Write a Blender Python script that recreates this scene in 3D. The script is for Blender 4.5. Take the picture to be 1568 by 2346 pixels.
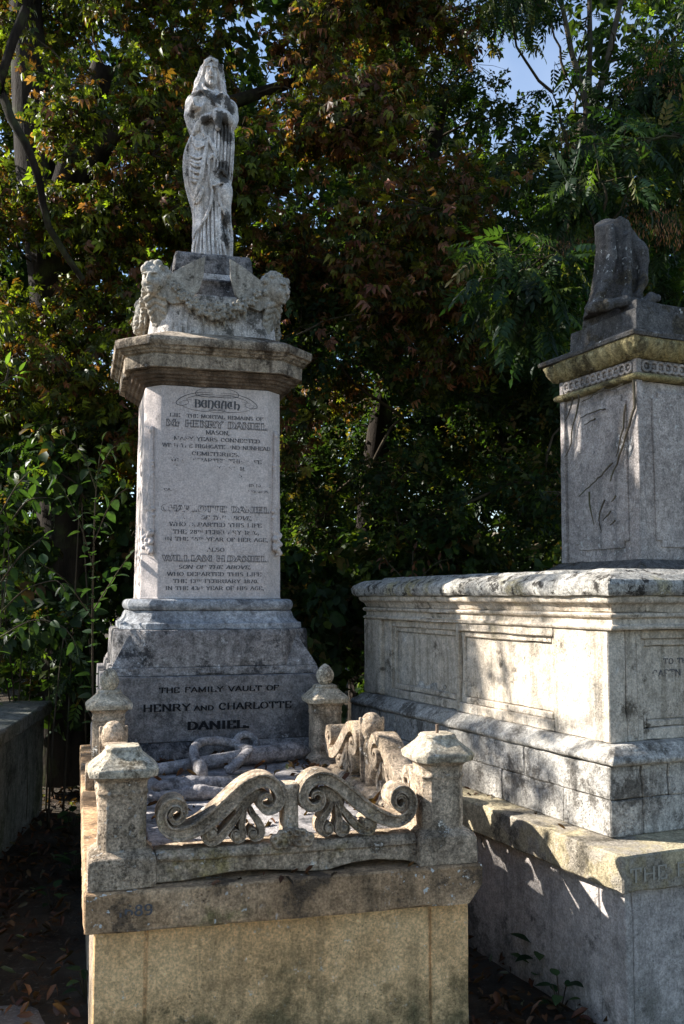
import bpy, bmesh, math, random
import numpy as np
from mathutils import Vector, Matrix, Quaternion, noise as mnoise

for o in list(bpy.data.objects):
    bpy.data.objects.remove(o)
scene = bpy.context.scene
COL = scene.collection
rad = math.radians
rng = np.random.default_rng(7)
random.seed(7)

# ------------------------------------------------------------------ camera
cam_d = bpy.data.cameras.new('camera')
cam = bpy.data.objects.new('camera', cam_d)
COL.objects.link(cam)
cam_d.sensor_fit = 'VERTICAL'
cam_d.sensor_height = 36.0
cam_d.lens = 36.0 * 2200 / 2346
cam_d.clip_end = 2000
EYE = 1.6
PITCH = math.atan(195 / 2200)
cam.location = (0, 0, EYE)
cam.rotation_euler = (rad(90) + PITCH, 0, 0)
scene.camera = cam

# ------------------------------------------------------------------ sun, sky, exposure
SUN_AZ, SUN_EL = 14.5, 32.0
SUN = Vector((-math.cos(rad(SUN_AZ)) * math.cos(rad(SUN_EL)), math.sin(rad(SUN_AZ)) * math.cos(rad(SUN_EL)), math.sin(rad(SUN_EL))))
world = bpy.data.worlds.new('World')
scene.world = world
world.use_nodes = True
wn = world.node_tree
bgn = wn.nodes['Background']
sky = wn.nodes.new('ShaderNodeTexSky')
sky.sky_type = 'NISHITA'
sky.sun_disc = False
sky.sun_elevation = rad(SUN_EL)
sky.sun_rotation = math.atan2(SUN.x, SUN.y)
sky.air_density = 1.0
sky.dust_density = 0.4
sky.ozone_density = 2.2
wtc = wn.nodes.new('ShaderNodeTexCoord')
wns = wn.nodes.new('ShaderNodeTexNoise')
wns.inputs['Scale'].default_value = 5.0
wns.inputs['Detail'].default_value = 7
wmr = wn.nodes.new('ShaderNodeMapRange')
wmr.inputs['From Min'].default_value = 0.47
wmr.inputs['From Max'].default_value = 0.75
wmr.inputs['To Max'].default_value = 0.15
wmx = wn.nodes.new('ShaderNodeMix')
wmx.data_type = 'RGBA'
wmx.inputs[7].default_value = (7.0, 7.2, 7.6, 1)
wn.links.new(wtc.outputs['Generated'], wns.inputs['Vector'])
wn.links.new(wns.outputs['Fac'], wmr.inputs['Value'])
wn.links.new(wmr.outputs['Result'], wmx.inputs[0])
wn.links.new(sky.outputs['Color'], wmx.inputs[6])
wn.links.new(wmx.outputs[2], bgn.inputs['Color'])
bgn.inputs['Strength'].default_value = 0.07
sun_d = bpy.data.lights.new('sun', 'SUN')
sun_d.energy = 4.3
sun_d.angle = rad(0.53)
sun_d.color = (1.0, 0.96, 0.90)
sun_o = bpy.data.objects.new('sun', sun_d)
COL.objects.link(sun_o)
sun_o.location = SUN * 30
sun_o.rotation_euler = SUN.to_track_quat('Z', 'Y').to_euler()
scene.view_settings.view_transform = 'Standard'
scene.view_settings.look = 'None'
scene.view_settings.gamma = 1
scene.view_settings.use_curve_mapping = False
scene.view_settings.exposure = 1.8
scene.render.engine = 'CYCLES'
try:
    scene.cycles.max_bounces = 8
    scene.cycles.transparent_max_bounces = 8
except Exception:
    pass

# ------------------------------------------------------------------ small helpers
def px(x, y, Y):
    """world point on the sight line of overview pixel (x, y) at distance Y"""
    a = (x - 784) / 2200
    s = (1173 - y) / 2200
    d = Vector((a, math.cos(PITCH) - s * math.sin(PITCH), math.sin(PITCH) + s * math.cos(PITCH)))
    return Vector((0, 0, EYE)) + d * (Y / d.y)

def empty(name, loc, rz=0.0, label=None, cat=None, group=None):
    o = bpy.data.objects.new(name, None)
    COL.objects.link(o)
    o.location = loc
    o.rotation_euler = (0, 0, rz)
    o.empty_display_size = 0.2
    tag(o, label, cat, group)
    return o

def tag(o, label=None, cat=None, group=None, kind=None):
    if label: o['label'] = label
    if cat: o['category'] = cat
    if group: o['group'] = group
    if kind: o['kind'] = kind
    return o

def link(name, me, parent=None, loc=None, rot=None, scale=None):
    o = bpy.data.objects.new(name, me)
    COL.objects.link(o)
    if parent is not None: o.parent = parent
    if loc is not None: o.location = loc
    if rot is not None: o.rotation_euler = rot
    if scale is not None: o.scale = scale
    return o

def smooth_mesh(me, ang=35):
    me.polygons.foreach_set('use_smooth', np.ones(len(me.polygons), bool))
    me.set_sharp_from_angle(angle=rad(ang))

def fastmesh(name, V, polys, mat=None, cols=None, smooth=False):
    me = bpy.data.meshes.new(name)
    V = np.asarray(V, np.float32)
    me.vertices.add(len(V))
    me.vertices.foreach_set('co', V.ravel())
    idx = np.concatenate([p.ravel() for p in polys]).astype(np.int32)
    tot = np.concatenate([np.full(len(p), p.shape[1], np.int32) for p in polys])
    start = np.concatenate([[0], np.cumsum(tot)[:-1]]).astype(np.int32)
    me.loops.add(len(idx))
    me.loops.foreach_set('vertex_index', idx)
    me.polygons.add(len(tot))
    me.polygons.foreach_set('loop_start', start)
    me.polygons.foreach_set('loop_total', tot)
    me.update(calc_edges=True)
    if cols is not None:
        at = me.color_attributes.new('col', 'FLOAT_COLOR', 'POINT')
        at.data.foreach_set('color', np.c_[cols, np.ones(len(cols))].astype(np.float32).ravel())
    if mat is not None: me.materials.append(mat)
    if smooth: me.polygons.foreach_set('use_smooth', np.ones(len(tot), bool))
    return me

class Geo:
    """collects vertices, polygons and per-vertex colours for one mesh"""
    def __init__(s):
        s.V = []; s.P = {}; s.C = []; s.n = 0
    def add(s, V, polys, col=None):
        V = np.asarray(V, float).reshape(-1, 3)
        for p in polys:
            p = np.asarray(p, np.int64)
            s.P.setdefault(p.shape[1], []).append(p + s.n)
        s.V.append(V)
        s.C.append(np.broadcast_to(np.asarray(col if col is not None else (1, 1, 1), float), (len(V), 3)) if np.ndim(col) < 2 else col)
        s.n += len(V)
    def mesh(s, name, mat, smooth=False, color=True):
        return fastmesh(name, np.concatenate(s.V), [np.concatenate(v) for v in s.P.values()], mat,
                        np.concatenate(s.C) if color else None, smooth)

# ------------------------------------------------------------------ materials
class NT:
    def __init__(s, name):
        s.m = bpy.data.materials.new(name)
        s.m.use_nodes = True
        s.t = s.m.node_tree
        s.t.nodes.clear()
        s.out = s.t.nodes.new('ShaderNodeOutputMaterial')
    def n(s, typ, props=None, **inp):
        nd = s.t.nodes.new('ShaderNode' + typ)
        for k, v in (props or {}).items(): setattr(nd, k, v)
        for k, v in inp.items():
            key = int(k[1:]) if k[0] == 'i' and k[1:].isdigit() else k.replace('_', ' ')
            s.set(nd.inputs[key], v)
        return nd
    def set(s, sock, v):
        if hasattr(v, 'is_output'): s.t.links.new(v, sock)
        else:
            if isinstance(v, tuple) and len(v) == 3 and sock.type == 'RGBA': v = v + (1,)
            sock.default_value = v
    def pos(s, scale=(1, 1, 1), off=(0, 0, 0)):
        g = s.n('NewGeometry')
        mp = s.n('Mapping', i0=g.outputs['Position'])
        mp.inputs['Scale'].default_value = scale
        mp.inputs['Location'].default_value = off
        return mp.outputs[0]
    def noise(s, vec, scale, detail=6, rough=.6):
        return s.n('TexNoise', Vector=vec, Scale=scale, Detail=detail, Roughness=rough).outputs['Fac']
    def ramp(s, v, lo, hi, a=0., b=1.):
        return s.n('MapRange', {'interpolation_type': 'SMOOTHSTEP'}, Value=v, From_Min=lo, From_Max=hi, To_Min=a, To_Max=b).outputs[0]
    def mix(s, f, a, b, mode='MIX'):
        return s.n('Mix', {'data_type': 'RGBA', 'blend_type': mode}, i0=f, i6=a, i7=b).outputs[2]
    def math(s, op, a, b=0.):
        return s.n('Math', {'operation': op}, i0=a, i1=b).outputs[0]
    def bsdf(s, col, rough, normal=None, spec=.25):
        b = s.n('BsdfPrincipled', Base_Color=col, Roughness=rough)
        b.inputs['Specular IOR Level'].default_value = spec
        if normal is not None: s.set(b.inputs['Normal'], normal)
        return b.outputs[0]
    def done(s, sh):
        s.t.links.new(sh, s.out.inputs['Surface'])
        return s.m

def stone(name, base, base2, dark, dk=(.5, .65), dscale=4., light=None, lt=(.6, .7), lscale=9., streak=0., streak_col=None,
          spots=0., tint=None, tn=(.55, .7), tscale=2., bump=.6, grain=.5, mott=.6, seed=0, low=None, stain=0., sfreq=15):  # stain: weight of the mesh mask of lichen and painted hollow shade
    """weathered stone: two tones, tint, run-off streaks, dark crust, pale lichen, mottling, pits"""
    k = NT(name)
    p = k.pos(off=(seed * 3.7, seed * 1.9, seed * 2.3))
    c = k.mix(k.ramp(k.noise(p, 2.6, 8, .65), .38, .62), base, base2)
    if tint:
        c = k.mix(k.ramp(k.noise(p, tscale, 8, .7), tn[0], tn[1], 0, .85), c, tint)
    if streak:
        ps = k.pos((sfreq, sfreq, sfreq * .087), (seed, 0, 0))
        c = k.mix(k.ramp(k.noise(ps, 1.0, 8, .68), .48, .66, 0, streak), c, streak_col or dark)
    dn = k.noise(p, dscale, 14, .78)
    if stain:   # lichen patches and painted hollow shade recorded on the mesh
        dn = k.math('ADD', dn, k.math('MULTIPLY', k.n('SeparateColor', i0=k.n('Attribute', {'attribute_name': 'col'}).outputs['Color']).outputs[0], stain))
    dm = k.ramp(dn, dk[0], dk[1], 0, .95)
    c = k.mix(dm, c, dark)
    if low:   # damp, soiled foot of a wall: colour, height where it is full, height where it ends
        sp = k.n('SeparateXYZ', i0=k.n('NewGeometry').outputs['Position']).outputs['Z']
        zz = k.math('ADD', sp, k.ramp(k.noise(p, 2.6, 10, .75), .3, .7, -.2, .2))
        c = k.mix(k.ramp(zz, low[1], low[2], .85, 0.), c, low[0])
    if light:
        lm = k.ramp(k.noise(p, lscale, 14, .82), lt[0], lt[1], 0, .9)
        c = k.mix(lm, c, light)
    def gray(v): return k.n('CombineColor', i0=v, i1=v, i2=v).outputs[0]
    g = k.noise(p, 110, 5, .75)
    g2 = k.noise(p, 24, 9, .8)
    c = k.mix(mott, c, k.mix(1., c, gray(k.ramp(g2, .34, .66, .25, 1.75)), 'MULTIPLY'))
    c = k.mix(grain, c, k.mix(1., c, gray(k.ramp(g, .3, .7, .2, 1.8)), 'MULTIPLY'))
    h = k.math('ADD', k.math('MULTIPLY', g2, 1.), k.math('MULTIPLY', g, .35))
    if spots:
        sm = k.math('MULTIPLY', k.ramp(k.noise(k.pos(off=(seed, 3, 1)), 44, 3, .45), .655, .68), k.ramp(k.noise(p, 2.4, 5, .6), .47, .56, 0, spots))
        c = k.mix(sm, c, (.66, .65, .60))
    pit = k.n('TexVoronoi', Vector=p, Scale=70.).outputs['Distance']
    pm = k.math('MULTIPLY', k.ramp(pit, .05, .3, 1, 0), k.ramp(k.noise(p, 6, 5, .6), .46, .6))
    h = k.math('SUBTRACT', h, k.math('MULTIPLY', pm, .6))
    c = k.mix(k.math('MULTIPLY', pm, .5), c, dark)
    bp = k.n('Bump', Strength=bump, Distance=.018, Height=h)
    return k.done(k.bsdf(c, .92, bp.outputs[0], .15))

MARBLE = stone('pale_marble', (0.508, 0.439, 0.402), (0.572, 0.500, 0.456), (.22, .20, .185), (.60, .68), 5., (.60, .57, .54), (.60, .75), 3., streak=.3, streak_col=(.33, .295, .265), grain=.3, mott=.16, bump=.25)
STATUE = stone('statue_stone', (0.639, 0.570, 0.510), (0.762, 0.700, 0.647), (.075, .068, .06), (.60, .65), 6.0, (.84, .81, .78), (.55, .64), 4., streak=.6, streak_col=(.17, .145, .115), grain=.4, mott=.45, bump=.7, seed=4, stain=.27, sfreq=42)  # fine streaks mimic dark fold lines; mesh mask adds painted shade in hollows
SOOT = stone('sooty_stone', (0.171, 0.155, 0.148), (0.256, 0.230, 0.212), (.040, .040, .043), (.495, .575), 3.5, (.50, .495, .49), (.57, .63), 14., streak=.6, streak_col=(.30, .29, .28), grain=.55, mott=.75, bump=.9, seed=2)
SOOT2 = stone('weathered_plinth_stone', (.225, .205, .195), (.31, .285, .265), (.055, .053, .053), (.50, .575), 4.5, (.54, .525, .51), (.57, .63), 14., streak=.6, streak_col=(.10, .095, .09), grain=.5, mott=.7, bump=.9, seed=27)
BLOCKM = stone('lettered_block_stone', (.17, .16, .157), (.235, .22, .21), (.088, .084, .083), (.50, .60), 3.5, (.46, .45, .44), (.585, .65), 14., streak=.5, streak_col=(.27, .255, .245), grain=.5, mott=.55, bump=.8, seed=28)
CORN = stone('cornice_stone', (.31, .25, .18), (.42, .345, .26), (.075, .056, .04), (.49, .57), 5., (.55, .51, .45), (.58, .66), 10., streak=.8, streak_col=(.085, .06, .04), grain=.55, mott=.65, bump=.9, seed=5)
DRUM = stone('drum_stone', (0.520, 0.465, 0.403), (0.666, 0.600, 0.543), (.085, .077, .065), (.51, .57), 6., (.72, .69, .65), (.57, .65), 9., streak=.85, streak_col=(.12, .10, .075), tint=(.32, .265, .11), tn=(.57, .69), grain=.45, mott=.5, bump=.7, seed=6, sfreq=24)
CARV = stone('carved_stone', (.33, .295, .24), (.45, .41, .345), (.075, .066, .052), (.55, .62), 8., (.62, .59, .54), (.57, .65), 12., streak=.5, streak_col=(.12, .10, .07), tint=(.29, .235, .09), tn=(.58, .68), tscale=4., grain=.4, mott=.4, bump=.7, seed=26, sfreq=30)
POST = stone('kerb_stone', (0.451, 0.337, 0.230), (0.550, 0.428, 0.304), (.11, .085, .058), (.53, .59), 6., (.66, .61, .53), (.58, .64), 12., streak=.6, streak_col=(.17, .13, .085), spots=.4, tint=(.34, .255, .09), tn=(.57, .68), grain=.65, mott=.75, bump=1., seed=1)
SLAB = stone('ledge_stone', (0.415, 0.263, 0.145), (0.525, 0.347, 0.200), (.085, .06, .04), (.50, .57), 3., (.60, .54, .45), (.60, .64), 9., streak=.65, streak_col=(.12, .085, .052), tint=(.20, .175, .07), tn=(.56, .65), spots=1., grain=.5, mott=.6, bump=.7, seed=3)
RENDER = stone('ochre_render', (0.756, 0.456, 0.209), (0.820, 0.534, 0.265), (.20, .14, .07), (.565, .60), 2.0, (.72, .65, .52), (.60, .625), 26., streak=.65, streak_col=(.33, .22, .11), grain=.45, mott=.32, bump=.6, seed=8, low=((.11, .10, .05), .08, .36), sfreq=9)
LEDGER = stone('ledger_stone', (0.275, 0.254, 0.245), (0.396, 0.360, 0.335), (.085, .083, .082), (.50, .60), 4., (.54, .53, .50), (.58, .66), 9., grain=.5, mott=.6, bump=.7, seed=9)
CHEST = stone('chest_limestone', (.51, .43, .335), (.60, .52, .42), (.16, .132, .098), (.565, .63), 5., (.66, .62, .55), (.57, .66), 7., streak=.6, streak_col=(.24, .20, .14), tint=(.42, .345, .205), tn=(.58, .70), grain=.36, mott=.42, bump=.7, seed=11)
LIDM = stone('lid_stone', (.37, .345, .30), (.46, .435, .385), (.055, .048, .04), (.53, .565), 13., (.58, .555, .51), (.56, .64), 8., tint=(.34, .26, .06), tn=(.58, .70), grain=.55, mott=.65, bump=1., seed=12)
BASE = stone('base_course_stone', (.40, .37, .32), (.51, .475, .42), (.14, .125, .105), (.51, .60), 5., (.66, .63, .57), (.58, .66), 9., streak=.45, grain=.5, mott=.55, bump=.9, seed=13)
PILLAR = stone('pillar_stone', (0.330, 0.291, 0.264), (0.449, 0.397, 0.360), (.10, .096, .092), (.52, .63), 3., (.56, .535, .505), (.59, .67), 6., streak=.6, streak_col=(.20, .19, .18), spots=.6, grain=.5, mott=.5, bump=.6, seed=14)
ALGAE = stone('algae_stone', (.27, .225, .105), (.35, .295, .155), (.095, .078, .045), (.50, .59), 5., (.46, .42, .32), (.58, .66), 8., streak=.6, streak_col=(.13, .10, .05), grain=.5, mott=.6, bump=.8, seed=15)
FRAG = stone('blackened_stone', (.085, .08, .076), (.135, .127, .118), (.038, .037, .036), (.50, .61), 4., (.40, .38, .355), (.61, .66), 14., tint=(.21, .145, .045), tn=(.53, .63), tscale=4., spots=.7, grain=.5, mott=.55, bump=.9, seed=16)
GREYR = stone('grey_render', (0.396, 0.355, 0.323), (0.473, 0.422, 0.382), (.14, .13, .12), (.54, .63), 3.5, (.50, .48, .455), (.58, .70), 8., streak=.45, streak_col=(.18, .165, .145), grain=.4, mott=.35, bump=.5, seed=17, low=((.14, .13, .105), -.1, .35))
CAPM = stone('sunlit_lichened_cap_stone', (.50, .415, .295), (.58, .50, .375), (.17, .135, .09), (.54, .62), 8., (.70, .65, .56), (.55, .63), 10., streak=.4, tint=(.40, .31, .11), tn=(.57, .67), grain=.55, mott=.65, bump=1., seed=23)  # kerb stone lightened to look sunlit on caps and finials, with pale lichen
OCHSLAB = stone('ochre_ledge', (.36, .295, .18), (.46, .385, .245), (.10, .085, .062), (.51, .60), 4., (.58, .53, .40), (.60, .68), 7., tint=(.25, .22, .18), tn=(.47, .54), tscale=3., grain=.5, mott=.55, bump=.7, seed=18)
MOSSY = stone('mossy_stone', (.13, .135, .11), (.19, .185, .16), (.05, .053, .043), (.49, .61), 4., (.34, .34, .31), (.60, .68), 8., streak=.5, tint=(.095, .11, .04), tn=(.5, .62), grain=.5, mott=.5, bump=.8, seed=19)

def ink(name, col):
    k = NT(name)
    oi = k.n('ObjectInfo')
    thr = k.n('SeparateColor', i0=oi.outputs['Color']).outputs[0]
    nz = k.math('ADD', k.math('MULTIPLY', k.noise(k.pos(), 9, 3, .5), .6), k.math('MULTIPLY', k.noise(k.pos(), 55, 4, .6), .4))
    m = k.ramp(k.math('SUBTRACT', nz, thr), -.02, .03)
    c = k.mix(k.noise(k.pos(), 40, 3), col, tuple(x * 1.7 for x in col))
    sh = k.n('MixShader', i0=m, i1=k.n('BsdfTransparent').outputs[0], i2=k.bsdf(c, .9, spec=.1))
    return k.done(sh.outputs[0])
INK = ink('inscription_paint', (.075, .073, .075))
INK2 = ink('inscription_faint', (.010, .010, .011))
INCISE = ink('inscription_pale', (.24, .22, .18))

def leaf_mat(name, trans=.4, gloss=.32, rough=.45):
    k = NT(name)
    a = k.n('Attribute', {'attribute_name': 'col'}).outputs['Color']
    nz = k.noise(k.pos(), 30, 4, .6)
    c = k.mix(.45, a, k.mix(1., a, k.n('CombineColor', i0=k.ramp(nz, .3, .7, .4, 1.5), i1=k.ramp(nz, .3, .7, .45, 1.45), i2=k.ramp(nz, .3, .7, .5, 1.3)).outputs[0], 'MULTIPLY'))
    b = k.bsdf(c, rough, spec=gloss)
    t = k.n('BsdfTranslucent', Color=k.mix(1., c, (1.5, 1.7, .45), 'MULTIPLY')).outputs[0]
    return k.done(k.n('MixShader', i0=trans, i1=b, i2=t).outputs[0])
LEAF = leaf_mat('leaf_green', .45, .18)
DRYLEAF = leaf_mat('leaf_dry', .25, .25, .55)

def bark_mat(name, a, b, sc=9.):
    k = NT(name)
    p = k.pos((1, 1, .22))
    n1 = k.noise(p, sc, 10, .7)
    c = k.mix(k.ramp(n1, .35, .65), a, b)
    c = k.mix(k.ramp(k.noise(k.pos(), 3, 6, .6), .5, .7, 0, .7), c, (.07, .085, .03))
    bp = k.n('Bump', Strength=.9, Distance=.03, Height=n1)
    return k.done(k.bsdf(c, .95, bp.outputs[0], .1))
BARK = bark_mat('bark_dark', (.012, .009, .007), (.036, .028, .021))
BARK2 = bark_mat('bark_pale', (.06, .048, .034), (.15, .125, .09))
TWIG = bark_mat('twig', (.030, .023, .015), (.085, .066, .044))

def ground_mat():
    k = NT('ground_soil')
    p = k.pos()
    c = k.mix(k.ramp(k.noise(p, 1.3, 9, .7), .4, .62), (.040, .031, .022), (.085, .070, .052))
    c = k.mix(k.ramp(k.noise(p, 7, 10, .75), .52, .66), c, (.11, .055, .025))
    c = k.mix(k.ramp(k.noise(p, 24, 8, .75), .55, .68, 0, .8), c, (.15, .135, .11))
    h = k.math('ADD', k.noise(p, 14, 10, .75), k.math('MULTIPLY', k.noise(p, 60, 5, .7), .5))
    bp = k.n('Bump', Strength=1., Distance=.04, Height=h)
    return k.done(k.bsdf(c, .95, bp.outputs[0], .1))
GROUND = ground_mat()
def path_mat():
    k = NT('path_grit')
    p = k.pos()
    c = k.mix(k.ramp(k.noise(p, 3, 9, .7), .35, .65), (.10, .09, .08), (.19, .175, .16))
    c = k.mix(k.ramp(k.noise(p, 70, 6, .7), .5, .7, 0, .8), c, (.30, .285, .265))
    c = k.mix(k.ramp(k.noise(p, 2, 10, .75), .53, .66), c, (.05, .04, .03))
    bp = k.n('Bump', Strength=.9, Distance=.02, Height=k.noise(p, 50, 8, .75))
    return k.done(k.bsdf(c, .95, bp.outputs[0], .1))
PATH = path_mat()
def plain(name, col, rough=.6, metal=0.):
    k = NT(name)
    c = k.mix(k.ramp(k.noise(k.pos(), 80, 5, .6), .3, .7), col, tuple(x * .55 for x in col))
    b = k.n('BsdfPrincipled', Base_Color=c, Roughness=rough, Metallic=metal)
    return k.done(b.outputs[0])
IRON = plain('rusty_iron', (.22, .15, .10), .7, .3)

# ------------------------------------------------------------------ stone mesh helpers
def ring(hw, c, z, cx=0., cy=0., hd=None):
    """chamfered rectangle, counter-clockwise"""
    hd = hw if hd is None else hd
    if c <= 1e-4:
        return [(cx - hw, cy - hd, z), (cx + hw, cy - hd, z), (cx + hw, cy + hd, z), (cx - hw, cy + hd, z)]
    return [(cx - hw + c, cy - hd, z), (cx + hw - c, cy - hd, z), (cx + hw, cy - hd + c, z), (cx + hw, cy + hd - c, z),
            (cx + hw - c, cy + hd, z), (cx - hw + c, cy + hd, z), (cx - hw, cy + hd - c, z), (cx - hw, cy - hd + c, z)]

def loft(bm, rings, caps=True):
    vs = [[bm.verts.new(p) for p in r] for r in rings]
    n = len(vs[0])
    for a, b in zip(vs, vs[1:]):
        for i in range(n):
            j = (i + 1) % n
            bm.faces.new((a[i], a[j], b[j], b[i]))
    if caps:
        bm.faces.new(vs[0][::-1])
        bm.faces.new(vs[-1])

def box(bm, x0, x1, y0, y1, z0, z1):
    loft(bm, [[(x0, y0, z), (x1, y0, z), (x1, y1, z), (x0, y1, z)] for z in (z0, z1)])

def weather(bm, cell=.04, amp=.0025, chip=.007, seed=0., bevel=.004):
    if bevel:
        es = [e for e in bm.edges if len(e.link_faces) == 2 and e.calc_face_angle(0) > rad(30)]
        bmesh.ops.bevel(bm, geom=es, offset=bevel, segments=1, affect='EDGES', profile=.5, clamp_overlap=True)
    lo = [min(v.co[i] for v in bm.verts) for i in range(3)]
    hi = [max(v.co[i] for v in bm.verts) for i in range(3)]
    for ax in range(3):
        n = int((hi[ax] - lo[ax]) / cell)
        nrm = [0, 0, 0]; nrm[ax] = 1
        for i in range(1, n + 1):
            co = [0, 0, 0]
            co[ax] = lo[ax] + (i - .5 + .3 * math.sin(i * 7.3 + seed)) * (hi[ax] - lo[ax]) / n
            bmesh.ops.bisect_plane(bm, geom=bm.verts[:] + bm.edges[:] + bm.faces[:], dist=1e-5, plane_co=co, plane_no=nrm)
    bm.normal_update()
    S = Vector((seed * 5.1, seed * 3.3, seed * 7.7))
    mv = []
    for v in bm.verts:
        sharp = False
        fs = v.link_faces
        if fs:
            n0 = fs[0].normal
            sharp = any(f.normal.dot(n0) < .85 for f in fs)
        d = v.normal * (mnoise.noise((v.co + S) * 9.) * amp + mnoise.noise((v.co + S) * 31.) * amp * .5)
        if sharp and chip:
            a = mnoise.noise((v.co + S) * 13.) * .6 + mnoise.noise((v.co + S) * 4.1) * .6
            d -= v.normal * max(0., a - .12) * chip * 2.2
        mv.append(d)
    for v, d in zip(bm.verts, mv):
        v.co += d

def stone_obj(name, bm, mat, parent=None, cell=.04, amp=.0025, chip=.007, bevel=.004, seed=None, smooth=27, **kw):
    bmesh.ops.recalc_face_normals(bm, faces=bm.faces[:])
    if cell: weather(bm, cell, amp, chip, random.random() * 10 if seed is None else seed, bevel)
    me = bpy.data.meshes.new(name)
    bm.to_mesh(me); bm.free()
    me.materials.append(mat)
    smooth_mesh(me, smooth)
    return link(name, me, parent, **kw)

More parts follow.
